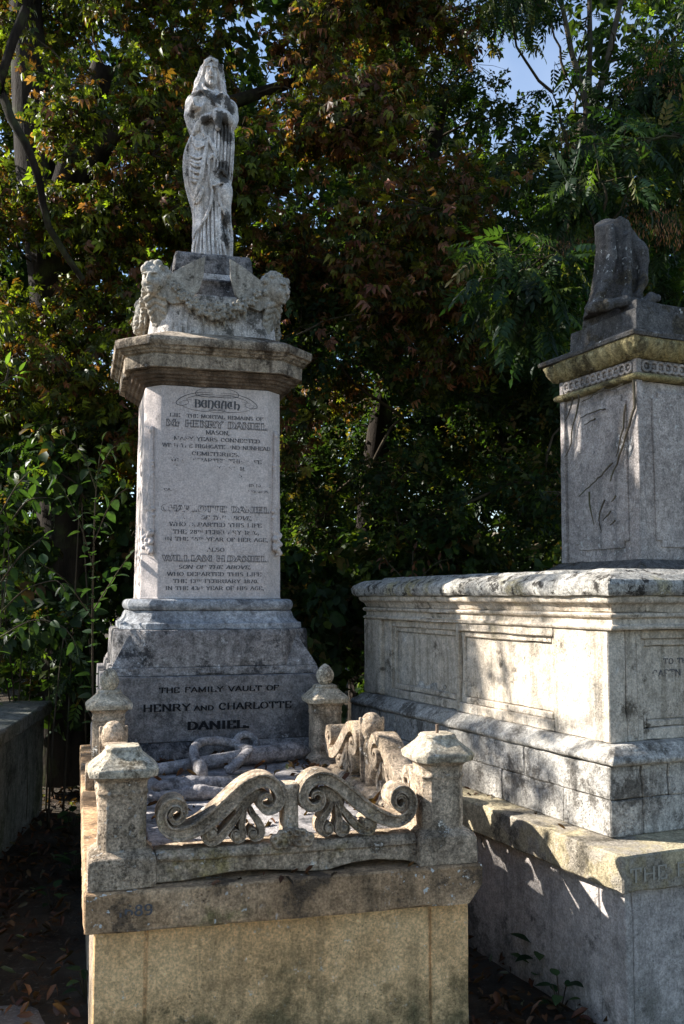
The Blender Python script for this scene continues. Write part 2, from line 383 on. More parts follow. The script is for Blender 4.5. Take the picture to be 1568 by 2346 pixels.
# ------------------------------------------------------------------ carved stone: signed distance volumes
class Vol:
    def __init__(s, lo, hi, h):
        s.lo = np.array(lo, float); s.h = h
        s.n = np.ceil((np.array(hi) - s.lo) / h).astype(int) + 1
        s.ax = [s.lo[i] + h * np.arange(s.n[i]) for i in range(3)]
        s.d = np.full(s.n, .5, np.float32)
    def _sl(s, lo, hi, pad):
        r = []
        for i in range(3):
            a = int(max(0, math.floor((lo[i] - pad - s.lo[i]) / s.h)))
            b = int(min(s.n[i], math.ceil((hi[i] + pad - s.lo[i]) / s.h) + 1))
            r.append(slice(a, max(a, b)))
        return tuple(r)
    def _grid(s, sl):
        return np.meshgrid(s.ax[0][sl[0]], s.ax[1][sl[1]], s.ax[2][sl[2]], indexing='ij', sparse=True)
    def apply(s, fn, lo, hi, k=.01, op='add'):
        sl = s._sl(lo, hi, k + 3 * s.h)
        if any(q.stop <= q.start for q in sl): return
        X, Y, Z = s._grid(sl)
        b = fn(X, Y, Z).astype(np.float32)
        a = s.d[sl]
        if op == 'add':
            h = np.maximum(k - np.abs(a - b), 0) / max(k, 1e-6)
            s.d[sl] = np.minimum(a, b) - h * h * k * .25
        else:
            h = np.maximum(k - np.abs(a + b), 0) / max(k, 1e-6)
            s.d[sl] = np.maximum(a, -b) + h * h * k * .25
    def cap(s, p, q, r1, r2=None, k=.01, op='add', sq=(1, 1, 1)):
        r2 = r1 if r2 is None else r2
        p = np.array(p, float); q = np.array(q, float); ab = q - p; L = max(ab @ ab, 1e-9)
        def fn(X, Y, Z):
            t = np.clip(((X - p[0]) * ab[0] + (Y - p[1]) * ab[1] + (Z - p[2]) * ab[2]) / L, 0, 1)
            return np.sqrt(((X - p[0] - t * ab[0]) / sq[0]) ** 2 + ((Y - p[1] - t * ab[1]) / sq[1]) ** 2 + ((Z - p[2] - t * ab[2]) / sq[2]) ** 2) - (r1 + (r2 - r1) * t)
        R = max(r1, r2) * max(sq)
        s.apply(fn, np.minimum(p, q) - R, np.maximum(p, q) + R, k, op)
    def chain(s, pts, rs, k=.01, op='add', sq=(1, 1, 1)):
        if not hasattr(rs, '__len__'): rs = [rs] * len(pts)
        for i in range(len(pts) - 1): s.cap(pts[i], pts[i + 1], rs[i], rs[i + 1], k, op, sq)
    def ell(s, c, r, k=.01, op='add', rot=None):
        c = np.array(c, float); r = np.array(r, float)
        R = None if rot is None else np.array(rot.to_matrix())
        def fn(X, Y, Z):
            x, y, z = X - c[0], Y - c[1], Z - c[2]
            if R is not None:
                x, y, z = (R[0, 0] * x + R[1, 0] * y + R[2, 0] * z, R[0, 1] * x + R[1, 1] * y + R[2, 1] * z, R[0, 2] * x + R[1, 2] * y + R[2, 2] * z)
            k0 = np.sqrt((x / r[0]) ** 2 + (y / r[1]) ** 2 + (z / r[2]) ** 2)
            k1 = np.sqrt((x / r[0] ** 2) ** 2 + (y / r[1] ** 2) ** 2 + (z / r[2] ** 2) ** 2) + 1e-6
            return k0 * (k0 - 1) / k1
        m = r if rot is None else np.full(3, r.max())
        s.apply(fn, c - m, c + m, k, op)
    def surface(s):
        d = s.d
        ins = d < 0
        c = np.zeros(tuple(s.n - 1), np.int8)
        for i in (0, 1):
            for j in (0, 1):
                for l in (0, 1):
                    c += ins[i:s.n[0] - 1 + i, j:s.n[1] - 1 + j, l:s.n[2] - 1 + l]
        act = (c > 0) & (c < 8)
        I = np.argwhere(act)
        idm = np.full(act.shape, -1, np.int64)
        idm[act] = np.arange(len(I))
        val = {}
        for i in (0, 1):
            for j in (0, 1):
                for l in (0, 1):
                    val[i, j, l] = d[I[:, 0] + i, I[:, 1] + j, I[:, 2] + l]
        acc = np.zeros((len(I), 3)); cnt = np.zeros(len(I))
        for ax in range(3):
            oth = [a for a in range(3) if a != ax]
            for a in (0, 1):
                for b in (0, 1):
                    p = [0, 0, 0]; p[oth[0]] = a; p[oth[1]] = b
                    q = list(p); q[ax] = 1
                    va, vb = val[tuple(p)], val[tuple(q)]
                    m = (va < 0) != (vb < 0)
                    t = np.where(m, va / np.where(m, va - vb, 1), 0)
                    pos = np.tile(np.array(p, float), (len(I), 1)); pos[:, ax] = t
                    acc[m] += pos[m]; cnt[m] += 1
        V = s.lo + s.h * (I + acc / np.maximum(cnt, 1)[:, None])
        Q = []
        for ax in range(3):
            o1, o2 = [(1, 2), (2, 0), (0, 1)][ax]
            sa = [slice(None)] * 3; sb = [slice(None)] * 3
            sa[ax] = slice(0, -1); sb[ax] = slice(1, None)
            A, B = ins[tuple(sa)], ins[tuple(sb)]
            E = np.argwhere(A != B)
            ok = (E[:, o1] > 0) & (E[:, o2] > 0) & (E[:, o1] < s.n[o1] - 1) & (E[:, o2] < s.n[o2] - 1)
            E = E[ok]
            fl = A[E[:, 0], E[:, 1], E[:, 2]]
            def idx(d1, d2):
                e = E.copy(); e[:, o1] += d1; e[:, o2] += d2
                return idm[e[:, 0], e[:, 1], e[:, 2]]
            q = np.stack([idx(-1, -1), idx(0, -1), idx(0, 0), idx(-1, 0)], 1)
            q[~fl] = q[~fl][:, ::-1]
            Q.append(q)
        return V, np.concatenate(Q)
    def obj(s, name, mat, parent=None, rough=.0, colfn=None, **kw):
        V, Q = s.surface()
        C = colfn(V) if colfn else None
        if rough:
            V = V + np.array([[mnoise.noise(Vector(p) * 60), mnoise.noise(Vector(p) * 60 + Vector((9, 0, 0))), mnoise.noise(Vector(p) * 60 + Vector((0, 9, 0)))] for p in V]) * rough
        me = fastmesh(name, V, [Q], mat, C, smooth=True)
        return link(name, me, parent, **kw)

# ------------------------------------------------------------------ lettering: pen strokes with thick stems and serifs
def arc(cx, cy, rx, ry, a0, a1, n=9):
    return [(cx + rx * math.cos(rad(a0 + (a1 - a0) * i / (n - 1))), cy + ry * math.sin(rad(a0 + (a1 - a0) * i / (n - 1)))) for i in range(n)]
GL = {
 'A': (.86, [[(.05, 0), (.43, 1)], [(.43, 1), (.81, 0)], [(.2, .34), (.66, .34)]]),
 'B': (.78, [[(.12, 0), (.12, 1)], [(.12, 1), (.42, 1)] + arc(.42, .76, .24, .24, 90, -90, 6) + [(.12, .52)], [(.42, .52)] + arc(.44, .26, .28, .26, 90, -90, 7) + [(.12, 0)]]),
 'C': (.82, [arc(.44, .5, .36, .5, 48, 312, 13), [(.69, .87), (.69, .66)]]),
 'D': (.86, [[(.13, 0), (.13, 1)], [(.13, 1), (.36, 1)] + arc(.38, .5, .40, .5, 90, -90, 10) + [(.13, 0)]]),
 'E': (.76, [[(.13, 0), (.13, 1)], [(.13, 1), (.66, 1), (.66, .8)], [(.13, .52), (.5, .52)], [(.13, 0), (.68, 0), (.68, .22)]]),
 'F': (.72, [[(.13, 0), (.13, 1)], [(.13, 1), (.66, 1), (.66, .78)], [(.13, .52), (.5, .52)]]),
 'G': (.86, [arc(.44, .5, .36, .5, 48, 340, 14), [(.50, .42), (.80, .42)], [(.72, .42), (.72, .06)]]),
 'H': (.92, [[(.14, 0), (.14, 1)], [(.78, 0), (.78, 1)], [(.14, .52), (.78, .52)]]),
 'I': (.42, [[(.21, 0), (.21, 1)]]),
 'K': (.86, [[(.13, 0), (.13, 1)], [(.13, .42), (.72, 1)], [(.3, .58), (.76, 0)]]),
 'L': (.74, [[(.13, 0), (.13, 1)], [(.13, 0), (.68, 0), (.68, .25)]]),
 'M': (1.08, [[(.13, 0), (.13, 1)], [(.13, 1), (.54, .1)], [(.54, .1), (.95, 1)], [(.95, 1), (.95, 0)]]),
 'N': (.94, [[(.13, 0), (.13, 1)], [(.13, 1), (.80, 0)], [(.80, 0), (.80, 1)]]),
 'O': (.90, [arc(.45, .5, .38, .5, 90, 450, 16)]),
 'P': (.78, [[(.13, 0), (.13, 1)], [(.13, 1), (.42, 1)] + arc(.43, .73, .28, .27, 90, -90, 7) + [(.13, .46)]]),
 'R': (.86, [[(.13, 0), (.13, 1)], [(.13, 1), (.42, 1)] + arc(.43, .74, .27, .26, 90, -90, 7) + [(.13, .48)], [(.42, .48), (.78, 0)]]),
 'S': (.72, [arc(.36, .745, .25, .255, 40, 250, 9) + arc(.36, .255, .27, .255, 80, -130, 9)]),
 'T': (.82, [[(.41, 0), (.41, 1)], [(.06, .78), (.06, 1), (.76, 1), (.76, .78)]]),
 'U': (.90, [[(.13, 1), (.13, .34)] + arc(.45, .34, .32, .34, 180, 360, 8) + [(.77, 1)]]),
 'V': (.86, [[(.05, 1), (.43, 0)], [(.43, 0), (.81, 1)]]),
 'W': (1.2, [[(.04, 1), (.32, 0)], [(.32, 0), (.60, 1)], [(.60, 1), (.88, 0)], [(.88, 0), (1.16, 1)]]),
 'Y': (.84, [[(.05, 1), (.42, .48)], [(.79, 1), (.42, .48)], [(.42, .48), (.42, 0)]]),
 '0': (.66, [arc(.33, .5, .25, .5, 90, 450, 14)]), '1': (.42, [[(.22, 0), (.22, 1), (.08, .84)]]),
 '2': (.64, [arc(.31, .72, .23, .28, 165, -35, 8) + [(.08, .02), (.58, .02)]]),
 '3': (.62, [arc(.29, .75, .22, .25, 150, -80, 8) + arc(.29, .26, .25, .26, 85, -150, 8)]),
 '4': (.66, [[(.45, 0), (.45, 1), (.05, .28), (.62, .28)]]),
 '5': (.62, [[(.52, 1), (.14, 1), (.12, .56)] + arc(.29, .32, .26, .32, 110, -140, 9)]),
 '6': (.64, [arc(.33, .5, .25, .5, 60, 180, 6) + arc(.33, .29, .24, .29, 180, 540, 11)]),
 '7': (.60, [[(.06, 1), (.54, 1), (.2, 0)]]), '8': (.64, [arc(.32, .76, .21, .24, 90, 450, 11), arc(.32, .27, .25, .27, 90, 450, 11)]),
 '9': (.64, [arc(.31, .71, .24, .29, 0, 360, 11), arc(.31, .5, .25, .5, 0, -120, 6)]),
 '.': (.28, [[(.12, .0), (.12, .14)]]), ',': (.28, [[(.14, .12), (.14, .0), (.06, -.16)]]), "'": (.2, [[(.1, 1), (.1, .8)]]), ' ': (.50, []),
}
LOW = {'r': (.5, [[(.14, 0), (.14, .62)], [(.14, .45), (.28, .62), (.44, .56)]])}

LOMB = {
 'B': (.80, [[(.14, 0), (.14, 1)], [(.02, 1), (.40, 1)] + arc(.42, .76, .26, .24, 90, -90, 7) + [(.14, .52)], [(.42, .52)] + arc(.44, .26, .32, .26, 90, -90, 7) + [(.02, 0)]]),
 'E': (.80, [arc(.48, .5, .40, .5, 60, 300, 13), [(.10, .5), (.62, .5)], [(.68, .92), (.66, .5), (.70, .08)]]),
 'N': (.86, [[(.16, .95), (.16, 0)], [(.02, .95), (.2, .95)], [(.16, .82)] + arc(.44, .60, .32, .38, 150, 0, 8) + [(.74, .25), (.60, -.12)]]),
 'A': (.86, [[(.14, 0), (.18, .6), (.40, 1)], [(.40, 1), (.70, .94), (.72, 0)], [(.16, .45), (.72, .45)], [(.22, 1), (.62, 1)]]),
 'T': (.82, [arc(.48, .44, .40, .44, 95, 300, 12), [(.04, .96), (.80, .96)], [(.50, .9), (.50, .3)]]),
 'H': (.86, [[(.14, 0), (.14, 1)], [(.02, 1), (.2, 1)], [(.14, .45)] + arc(.44, .40, .30, .26, 150, 0, 7) + [(.72, .2), (.56, -.12)]]),
}
def text_mesh(name, s, width, height, style='roman', thick=.19, thin=.075, slant=0., serif=True, nib=None):
    """flat lettering in the x-z plane, x from 0 to width, facing -y"""
    segs = []
    x = 0.
    for ch in s:
        sup = ch.islower() and ch != 'r'
        g = LOW.get(ch) or (LOMB.get(ch) if style == 'lombardic' else None) or GL.get(ch.upper())
        if g is None: x += .4; continue
        k = .55 if sup else 1.
        dz = .45 if sup else 0.
        for st in g[1]:
            for a, b in zip(st, st[1:]):
                segs.append((x + a[0] * k, dz + a[1] * k, x + b[0] * k, dz + b[1] * k, k))
            if serif and len(st) >= 2:
                for e, f in ((st[0], st[1]), (st[-1], st[-2])):
                    if abs(f[1] - e[1]) > 1.2 * abs(f[0] - e[0]) and (e[1] < .02 or e[1] > .98) and abs(f[1] - e[1]) > .3:
                        segs.append((x + (e[0] - .15) * k, dz + e[1] * k, x + (e[0] + .15) * k, dz + e[1] * k, -k))
        x += (g[0] + .10) * k
    x -= .1
    G = Geo()
    sx, sz = width / x, height
    n = 0
    def quad(pts, dep):
        G.add([(p[0] * sx + slant * p[1] * sz, dep, p[1] * sz) for p in pts], [[(0, 1, 2, 3)]])
    for (x0, z0, x1, z1, k) in segs:
        L = math.hypot(x1 - x0, z1 - z0)
        if L < 1e-5: continue
        dx, dz = (x1 - x0) / L, (z1 - z0) / L
        if k < 0: w = thin * -k * .9
        elif nib: w = nib[0] * abs(dx * math.sin(nib[1]) - dz * math.cos(nib[1])) + .05
        else: w = (thin + (thick - thin) * abs(dz) ** 1.3) * k
        e = .3 * w
        nx, nz = -dz * w / 2, dx * w / 2
        ax, az, bx, bz = x0 - dx * e, z0 - dz * e, x1 + dx * e, z1 + dz * e
        n += 1
        dep = -.0012 - (n % 12) * .00006
        if style == 'outline':
            for sg in (1, -1):
                ln = .058
                ox, oz = nx * sg * 1.25, nz * sg * 1.25
                lx, lz = -dz * ln / 2, dx * ln / 2
                quad([(ax + ox - lx, az + oz - lz), (bx + ox - lx, bz + oz - lz), (bx + ox + lx, bz + oz + lz), (ax + ox + lx, az + oz + lz)], dep - .0003 * (sg > 0))
        else:
            quad([(ax - nx, az - nz), (bx - nx, bz - nz), (bx + nx, bz + nz), (ax + nx, az + nz)], dep)
    return G

def inscription(parent, s, x0, x1, z, h, y, mat=None, worn=.3, rz=0., name='inscription', **kw):
    G = text_mesh(name, s, x1 - x0, h, **kw)
    V = np.concatenate(G.V)
    V[:, 0] += x0
    V[:, 1] += y; V[:, 2] += z
    G.V = [V]; 
    me = G.mesh(name, mat or INK, color=False)
    o = link(name, me, parent, rot=(0, 0, rz))
    o.color = (worn, 0, 0, 1)
    o['kind'] = 'stuff'
    return o

# ================================================================== GROUND
def ground_h(x, y):
    return .06 * mnoise.noise(Vector((x * .35, y * .35, 0))) + .02 * mnoise.noise(Vector((x * 1.7, y * 1.7, 3)))
def make_ground():
    xs = np.concatenate([np.linspace(-300, -14, 16), np.linspace(-12, 12, 97), np.linspace(14, 300, 16)])
    ys = np.concatenate([np.linspace(-60, -4, 8), np.linspace(-3, 21, 97), np.linspace(24, 600, 20)])
    V = [(x, y, (ground_h(x, y) - .03) if abs(x) < 13 and y < 24 else -.05) for y in ys for x in xs]
    nx = len(xs)
    i, j = np.meshgrid(np.arange(nx - 1), np.arange(len(ys) - 1))
    a = (j * nx + i).ravel()
    me = fastmesh('ground', V, [np.stack([a, a + 1, a + nx + 1, a + nx], 1)], GROUND, smooth=True)
    return tag(link('ground', me), 'dark cemetery soil strewn with brown leaf litter between the tombs', 'ground', kind='structure')
make_ground()
def make_path():
    bm = bmesh.new()
    L = [(-2.0, 1.0), (-1.92, 2.6), (-1.75, 3.6), (-1.6, 4.4)]
    R = [(-.84, 1.0), (-.86, 2.6), (-.90, 3.5), (-1.15, 4.4)]
    n = 14
    rows = []
    for k in range(len(L) - 1):
        for t in np.linspace(0, 1, 9)[:-1 if k < len(L) - 2 else None]:
            l = np.array(L[k]) * (1 - t) + np.array(L[k + 1]) * t
            r = np.array(R[k]) * (1 - t) + np.array(R[k + 1]) * t
            rows.append([bm.verts.new((*(l * (1 - s) + r * s + rng.normal(0, .012, 2)), ground_h(*(l * (1 - s) + r * s)) + .008 - .05 * (abs(2 * s - 1) ** 3) - .06 * max(0., (l[1] - 3.4)))) for s in np.linspace(0, 1, n)])
    for a, b in zip(rows, rows[1:]):
        for i in range(n - 1): bm.faces.new((a[i], a[i + 1], b[i + 1], b[i]))
    me = bpy.data.meshes.new('path'); bm.to_mesh(me); bm.free(); me.materials.append(PATH); smooth_mesh(me, 60)
    tag(link('path', me), 'trodden grey grit path beside the ochre vault wall', 'path', kind='structure')
make_path()

# ================================================================== MAIN FAMILY VAULT (low walled grave with scroll kerb)
MA = rad(15.4)
MO = Vector((-.8114, 3.111, 0))
MU = Vector((math.cos(MA), math.sin(MA), 0)); MV = Vector((-math.sin(MA), math.cos(MA), 0))
def mw(u, v, z=0.): return MO + MU * u + MV * v + Vector((0, 0, z))
vault = empty('family_vault', MO, MA, 'ochre rendered vault with stone ledge, corner posts and carved scroll kerb, below the veiled statue', 'tomb')

bm = bmesh.new(); box(bm, .045, 1.31, .062, 3.12, -.2, .54)
stone_obj('rendered_body', bm, RENDER, vault, .07, .004, .006)
for (a, b, y) in ((.036, .196, .05), (.203, 1.172, .054), (1.179, 1.318, .05)):
    bm = bmesh.new(); box(bm, a, b, y, .09, -.2, .541)
    stone_obj('wall_panel', bm, RENDER, vault, .045, .003, .006, .004)
bm = bmesh.new(); box(bm, .036, .08, .095, 3.12, -.2, .541)
stone_obj('side_wall', bm, POST, vault, .06, .003, .006)
bm = bmesh.new()
loft(bm, [[(0, 0, z), (1.30, 0, z), (1.355, 0, z + (.055 if z < .6 else 0)), (1.355, 3.2, z), (0, 3.2, z)] for z in (.541, .667)])
stone_obj('ledge_slab', bm, SLAB, vault, .04, .003, .010, .006)
bm = bmesh.new(); box(bm, .15, 1.20, .16, 1.93, .667, .722)
stone_obj('ledger', bm, LEDGER, vault, .05, .004, .008, .006)
bm = bmesh.new(); box(bm, .22, 1.13, .26, 1.93, .722, .748)
stone_obj('ledger', bm, LEDGER, vault, .05, .004, .008, .006)
inscription(vault, '1689', .105, .214, .592, .032, -.002, INK, .49, name='inscription', serif=False, thick=.16, thin=.12)

def kerb_post(u, v, dz=0., finial=False):
    p = link('kerb_post', None, vault)
    bpy.data.objects.remove(p)
    bm = bmesh.new()
    C = [(.667, .108, .004), (.752, .108, .004), (.765, .106, .02), (.778, .088, .03), (.783, .078, .028), (.955 + dz, .077, .028), (.960 + dz, .081, .028), (.968 + dz, .081, .028),
         (.974 + dz, .077, .028), (1.000 + dz, .080, .028), (1.010 + dz, .092, .03), (1.016 + dz, .094, .03)]
    loft(bm, [ring(h, c, z, u, v) for z, h, c in C])
    post = stone_obj('kerb_post', bm, POST, vault, .022, .002, .007, .003)
    bm = bmesh.new()
    C = [(1.0165 + dz, .108, .03), (1.036 + dz, .113, .034), (1.042 + dz, .112, .034), (1.058 + dz, .094, .03), (1.078 + dz, .072, .024), (1.094 + dz, .058, .018), (1.097 + dz, .060, .018), (1.108 + dz, .052, .016)]
    loft(bm, [ring(h, c, z, u, v) for z, h, c in C])
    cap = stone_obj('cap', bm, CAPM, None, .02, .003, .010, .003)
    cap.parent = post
    if finial:
        G = Geo(); n = 40; rows = 26
        th = np.linspace(0, 2 * math.pi, n, endpoint=False)
        prof = lambda t: .039 * (math.sin(math.pi * min(1, t * .93 + .09)) ** .62) + .004
        V = []
        for i in range(rows):
            t = i / (rows - 1)
            r = prof(t) * (1 + .26 * np.abs(np.sin(3 * th + 5.0 * t)) ** .7 - .14)
            V.append(np.c_[u + r * np.cos(th), v + r * np.sin(th), np.full(n, 1.104 + dz + .112 * t)])
        V = np.concatenate(V)
        q = [[(i * n + j, i * n + (j + 1) % n, (i + 1) * n + (j + 1) % n, (i + 1) * n + j) for j in range(n) for i in range(rows - 1)]]
        G.add(V, q); G.add(V[-n:], [np.array([list(range(n))])])
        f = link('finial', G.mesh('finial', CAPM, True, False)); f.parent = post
    return post
kerb_post(.118, .125); fr = kerb_post(1.236, .125)
kerb_post(.126, 1.80, .03, True); kerb_post(1.244, 1.80, .03, True)
bm = bmesh.new()
loft(bm, [[(1.236 + .006 * math.cos(a), .125 + .006 * math.sin(a), z) for a in np.linspace(0, 2 * math.pi, 8, endpoint=False)] for z in (1.10, 1.138)])
pin = stone_obj('metal_pin', bm, IRON, None, 0); pin.parent = fr

def rail(u0, u1, v0, v1, along):
    bm = bmesh.new()
    if along == 'u':
        pr = [(v0, .667), (v0, .736), (v0 - .008, .738), (v0 - .008, .752), (v0 + .012, .770), (v1, .770), (v1, .667)]
        r = [[(x, p[0], p[1]) for p in pr] for x in np.linspace(u0, u1, 2)]
    else:
        pr = [(u0, .667), (u0, .736), (u0 - .008, .738), (u0 - .008, .752), (u0 + .012, .770), (u1, .770), (u1, .667)]
        r = [[(p[0], y, p[1]) for p in pr] for y in (v0, v1)]
    loft(bm, r)
    return stone_obj('kerb_rail', bm, POST, vault, .03, .003, .009, .003)
bm = bmesh.new()
def rail_gap(x):
    return .003 + .020 * max(0., math.sin((x - .30) * 7.)) * (.30 < x < .75) + .024 * max(0., math.sin((x - .80) * 9.)) * (.80 < x < 1.10)
loft(bm, [[(x, .055, .667 + rail_gap(x)), (x, .055, .736), (x, .047, .738), (x, .047, .752), (x, .067, .770), (x, .165, .770), (x, .165, .667)] for x in np.linspace(.2265, 1.1275, 24)])
stone_obj('kerb_rail', bm, POST, vault, .03, .003, .009, .003)
rail(.065, .170, .234, 1.69, 'v'); rail(1.190, 1.295, .234, 1.69, 'v')

# ---- scrolls, traced in picture units of one detail view and turned into metres
SC = .000338
def tr(x, y): return ((x - 1355) * SC, .7665 + (1240 - y) * SC * 1.03)     # x relative to the panel's middle
PATH_S = [(232, 872, 28), (205, 848, 36), (165, 862, 36), (142, 905, 40), (160, 955, 44), (205, 975, 48), (258, 945, 54), (282, 885, 71), (262, 815, 75), (205, 782, 82), (135, 795, 86), (82, 845, 90), (62, 915, 95),
          (78, 995, 103), (130, 1055, 112), (215, 1088, 125), (320, 1078, 136), (430, 1035, 144), (560, 955, 151), (690, 850, 153), (800, 755, 149), (900, 680, 140), (1000, 635, 133), (1090, 630, 127), (1170, 668, 118), (1222, 735, 108),
          (1238, 810, 101), (1205, 880, 97), (1140, 912, 90), (1070, 900, 84), (1028, 850, 54), (1042, 790, 50), (1092, 764, 44), (1134, 788, 36), (1136, 822, 28)]
PALM = [[(872, 870, 45), (820, 940, 59), (745, 1030, 72), (670, 1115, 81), (600, 1170, 81), (530, 1180, 75), (486, 1140, 67), (492, 1085, 67), (545, 1058, 81), (580, 1095, 81)],
        [(880, 880, 45), (868, 960, 59), (850, 1050, 67), (868, 1120, 67), (850, 1175, 62), (795, 1182, 56), (762, 1140, 56), (790, 1105, 67), (815, 1130, 67)],
        [(935, 880, 45), (965, 950, 59), (1020, 1020, 67), (1055, 1090, 67), (1045, 1155, 62), (985, 1178, 56), (938, 1145, 56), (955, 1100, 67), (985, 1125, 67)]]
def dense(pts, step=22):
    P = np.array(pts, float)
    out = []
    for i in range(len(P) - 1):
        p0, p1, p2, p3 = P[max(i - 1, 0)], P[i], P[i + 1], P[min(i + 2, len(P) - 1)]
        m = max(2, int(np.hypot(*(p2 - p1)[:2]) / step))
        for t in np.linspace(0, 1, m, endpoint=False):
            out.append(.5 * ((2 * p1) + (-p0 + p2) * t + (2 * p0 - 5 * p1 + 4 * p2 - p3) * t * t + (-p0 + 3 * p1 - 3 * p2 + p3) * t ** 3))
    out.append(P[-1])
    return np.array(out)
def ribbon(G, pts, d0, d1, fn, groove=.005, mirror=False):
    """rectangular band swept along a plane curve; fn maps (x, y, depth) to metres"""
    D = dense(pts)
    T = np.gradient(D[:, :2], axis=0); T /= np.linalg.norm(T, axis=1)[:, None] + 1e-9
    N = np.c_[-T[:, 1], T[:, 0]]
    secs = [(-.5, d0 + .004), (-.46, d0), (-.33, d0), (-.24, d0 + groove), (.24, d0 + groove), (.33, d0), (.46, d0), (.5, d0 + .004), (.5, d1 - .004), (.46, d1), (-.46, d1), (-.5, d1 - .004)]
    V = []
    for c, n, w in zip(D[:, :2], N, D[:, 2]):
        for s, d in secs:
            q = c + n * s * w
            V.append(fn(q[0], q[1], d))
    k = len(secs); m = len(D)
    F = [(i * k + j, i * k + (j + 1) % k, (i + 1) * k + (j + 1) % k, (i + 1) * k + j) for i in range(m - 1) for j in range(k)]
    V = np.array(V)
    V += np.array([[mnoise.noise(Vector(p) * 45) for _ in (0,)] * 3 for p in V]) * .0016
    G.add(V, [np.array(F)])
    G.add(V[:k], [np.array([range(k)])]); G.add(V[-k:], [np.array([range(k)])])

DISCS = [(545, 1112, 62), (800, 1138, 42), (968, 1138, 42)]
def ribbon_obj(name, paths, d0, d1, fn, parent, mat=POST, discs=()):
    G = Geo()
    for p in paths: ribbon(G, p, d0, d1, fn, .008)
    for cx, cy, r in discs:      # round eye of each lobe, a low boss
        n = 18; V = []
        for rr, dd in ((r, d1 - .012), (r, d0 + .006), (r * .8, d0 - .002), (r * .35, d0 - .006)):
            V += [fn(cx + rr * math.cos(t), cy + rr * math.sin(t), dd) for t in np.linspace(0, 2 * math.pi, n, endpoint=False)]
        F = [(i * n + j, i * n + (j + 1) % n, (i + 1) * n + (j + 1) % n, (i + 1) * n + j) for i in range(3) for j in range(n)]
        V = np.array(V); G.add(V, [np.array(F)]); G.add(V[-n:], [np.array([range(n)])])
    me = G.mesh(name, mat, False, False)
    b = bmesh.new(); b.from_mesh(me); bmesh.ops.recalc_face_normals(b, faces=b.faces[:]); b.to_mesh(me); b.free()
    smooth_mesh(me, 40)
    return link(name, me, parent)

def front_fn(sg):
    def f(x, y, d):
        a, z = tr(x, y)
        return (.681 + sg * a, d, z)
    return f
for sg in (1, -1):
    ribbon_obj('scroll', [PATH_S], .052, .162, front_fn(sg), vault)
    ribbon_obj('palmette', PALM, .062, .145, front_fn(sg), vault, discs=DISCS)
    # ridged husk the palmette springs from
    v = Vol((-.07, -.05, -.06), (.07, .05, .06), .0035)
    for i, a in enumerate(np.linspace(-.6, .6, 5)):
        v.cap((sg * .035, 0, .022), (sg * (-.02 - .012 * math.cos(a)) + .0, -.012, .010 + .034 * math.sin(a) - .02), .016, .011, .004)
    a, z = tr(910, 840)
    v.obj('husk', POST, vault, .0015, loc=(.681 + sg * a, .10, z))
bm = bmesh.new(); loft(bm, [ring(.028, .004, .7705, .681, .108, .04), ring(.026, .004, .925, .681, .108, .038), ring(.031, .004, .945, .681, .108, .04), ring(.026, .006, .962, .681, .108, .036)])
stone_obj('centre_post', bm, POST, vault, .02, .002, .008, .003)

def foliage_lump(name, parent, loc, w=.065, h=.06, seed=1, mat=POST):
    r = np.random.default_rng(seed)
    v = Vol((-w - .03, -.05, -.02), (w + .03, .05, h + .05), .004)
    v.ell((0, .01, h * .4), (w * .8, .022, h * .5), .01)
    for s in (-1, 1):
        for (x, z, q) in ((.75, .25, .020), (.95, .5, .016), (.55, .7, .018), (.35, .25, .018), (.2, .8, .016)):
            c = np.array([s * w * x, -.014, h * z])
            v.ell(c, (q, .018, q), .006)
            v.ell(c + [0, -.016, 0], (q * .45, .012, q * .45), .004, 'sub')
    return v.obj(name, mat, parent, .003, loc=loc)
foliage_lump('leaf_carving', vault, (.681, .064, .757))

# side kerbs: two longer scrolls about a tall acanthus leaf, left and right
def side_fn(u, sg, outward):
    def f(x, y, d):
        a, z = tr(x, y)
        z = .7665 + (z - .7665) * 1.10
        return (u + outward * (d - .107), .955 + sg * (-.055 + 1.38 * a), z)
    return f
for u, ow in ((.118, 1), (1.242, -1)):
    for sg in (1, -1):
        f = side_fn(u, sg, ow)
        ribbon_obj('scroll', [PATH_S], .062, .152, lambda x, y, d, f=f: f(x, y, d), vault)
        ribbon_obj('palmette', PALM, .064, .146, lambda x, y, d, f=f: f(x, y, d), vault, discs=DISCS)
    v = Vol((-.08, -.15, -.02), (.08, .15, .38), .005)
    v.chain([(0, 0, 0), (0, 0, .16), (0, 0, .27)], [.036, .040, .034], .02, sq=(1, 1.15, 1))
    v.ell((0, 0, .255), (.05, .062, .062), .02)
    for s in (-1, 1):
        v.chain([(0, s * .02, .03), (0, s * .055, .08), (0, s * .085, .10), (0, s * .10, .08)], [.03, .026, .02, .014], .012)
        v.chain([(0, s * .02, .12), (0, s * .05, .17), (0, s * .06, .22)], [.028, .022, .014], .012)
    for x in (-1, 1):
        for yy in (-.02, .02):
            v.chain([(x * .048, yy * 1.6, .04), (x * .052, yy, .16), (x * .058, yy * .6, .29)], [.007, .006, .004], .006, 'sub')
    v.chain([(.045, 0, .02), (.052, 0, .29)], .008, .008); v.chain([(-.045, 0, .02), (-.052, 0, .29)], .008, .008)
    v.obj('acanthus_leaf', POST, vault, .002, loc=(u, .955, .7695))

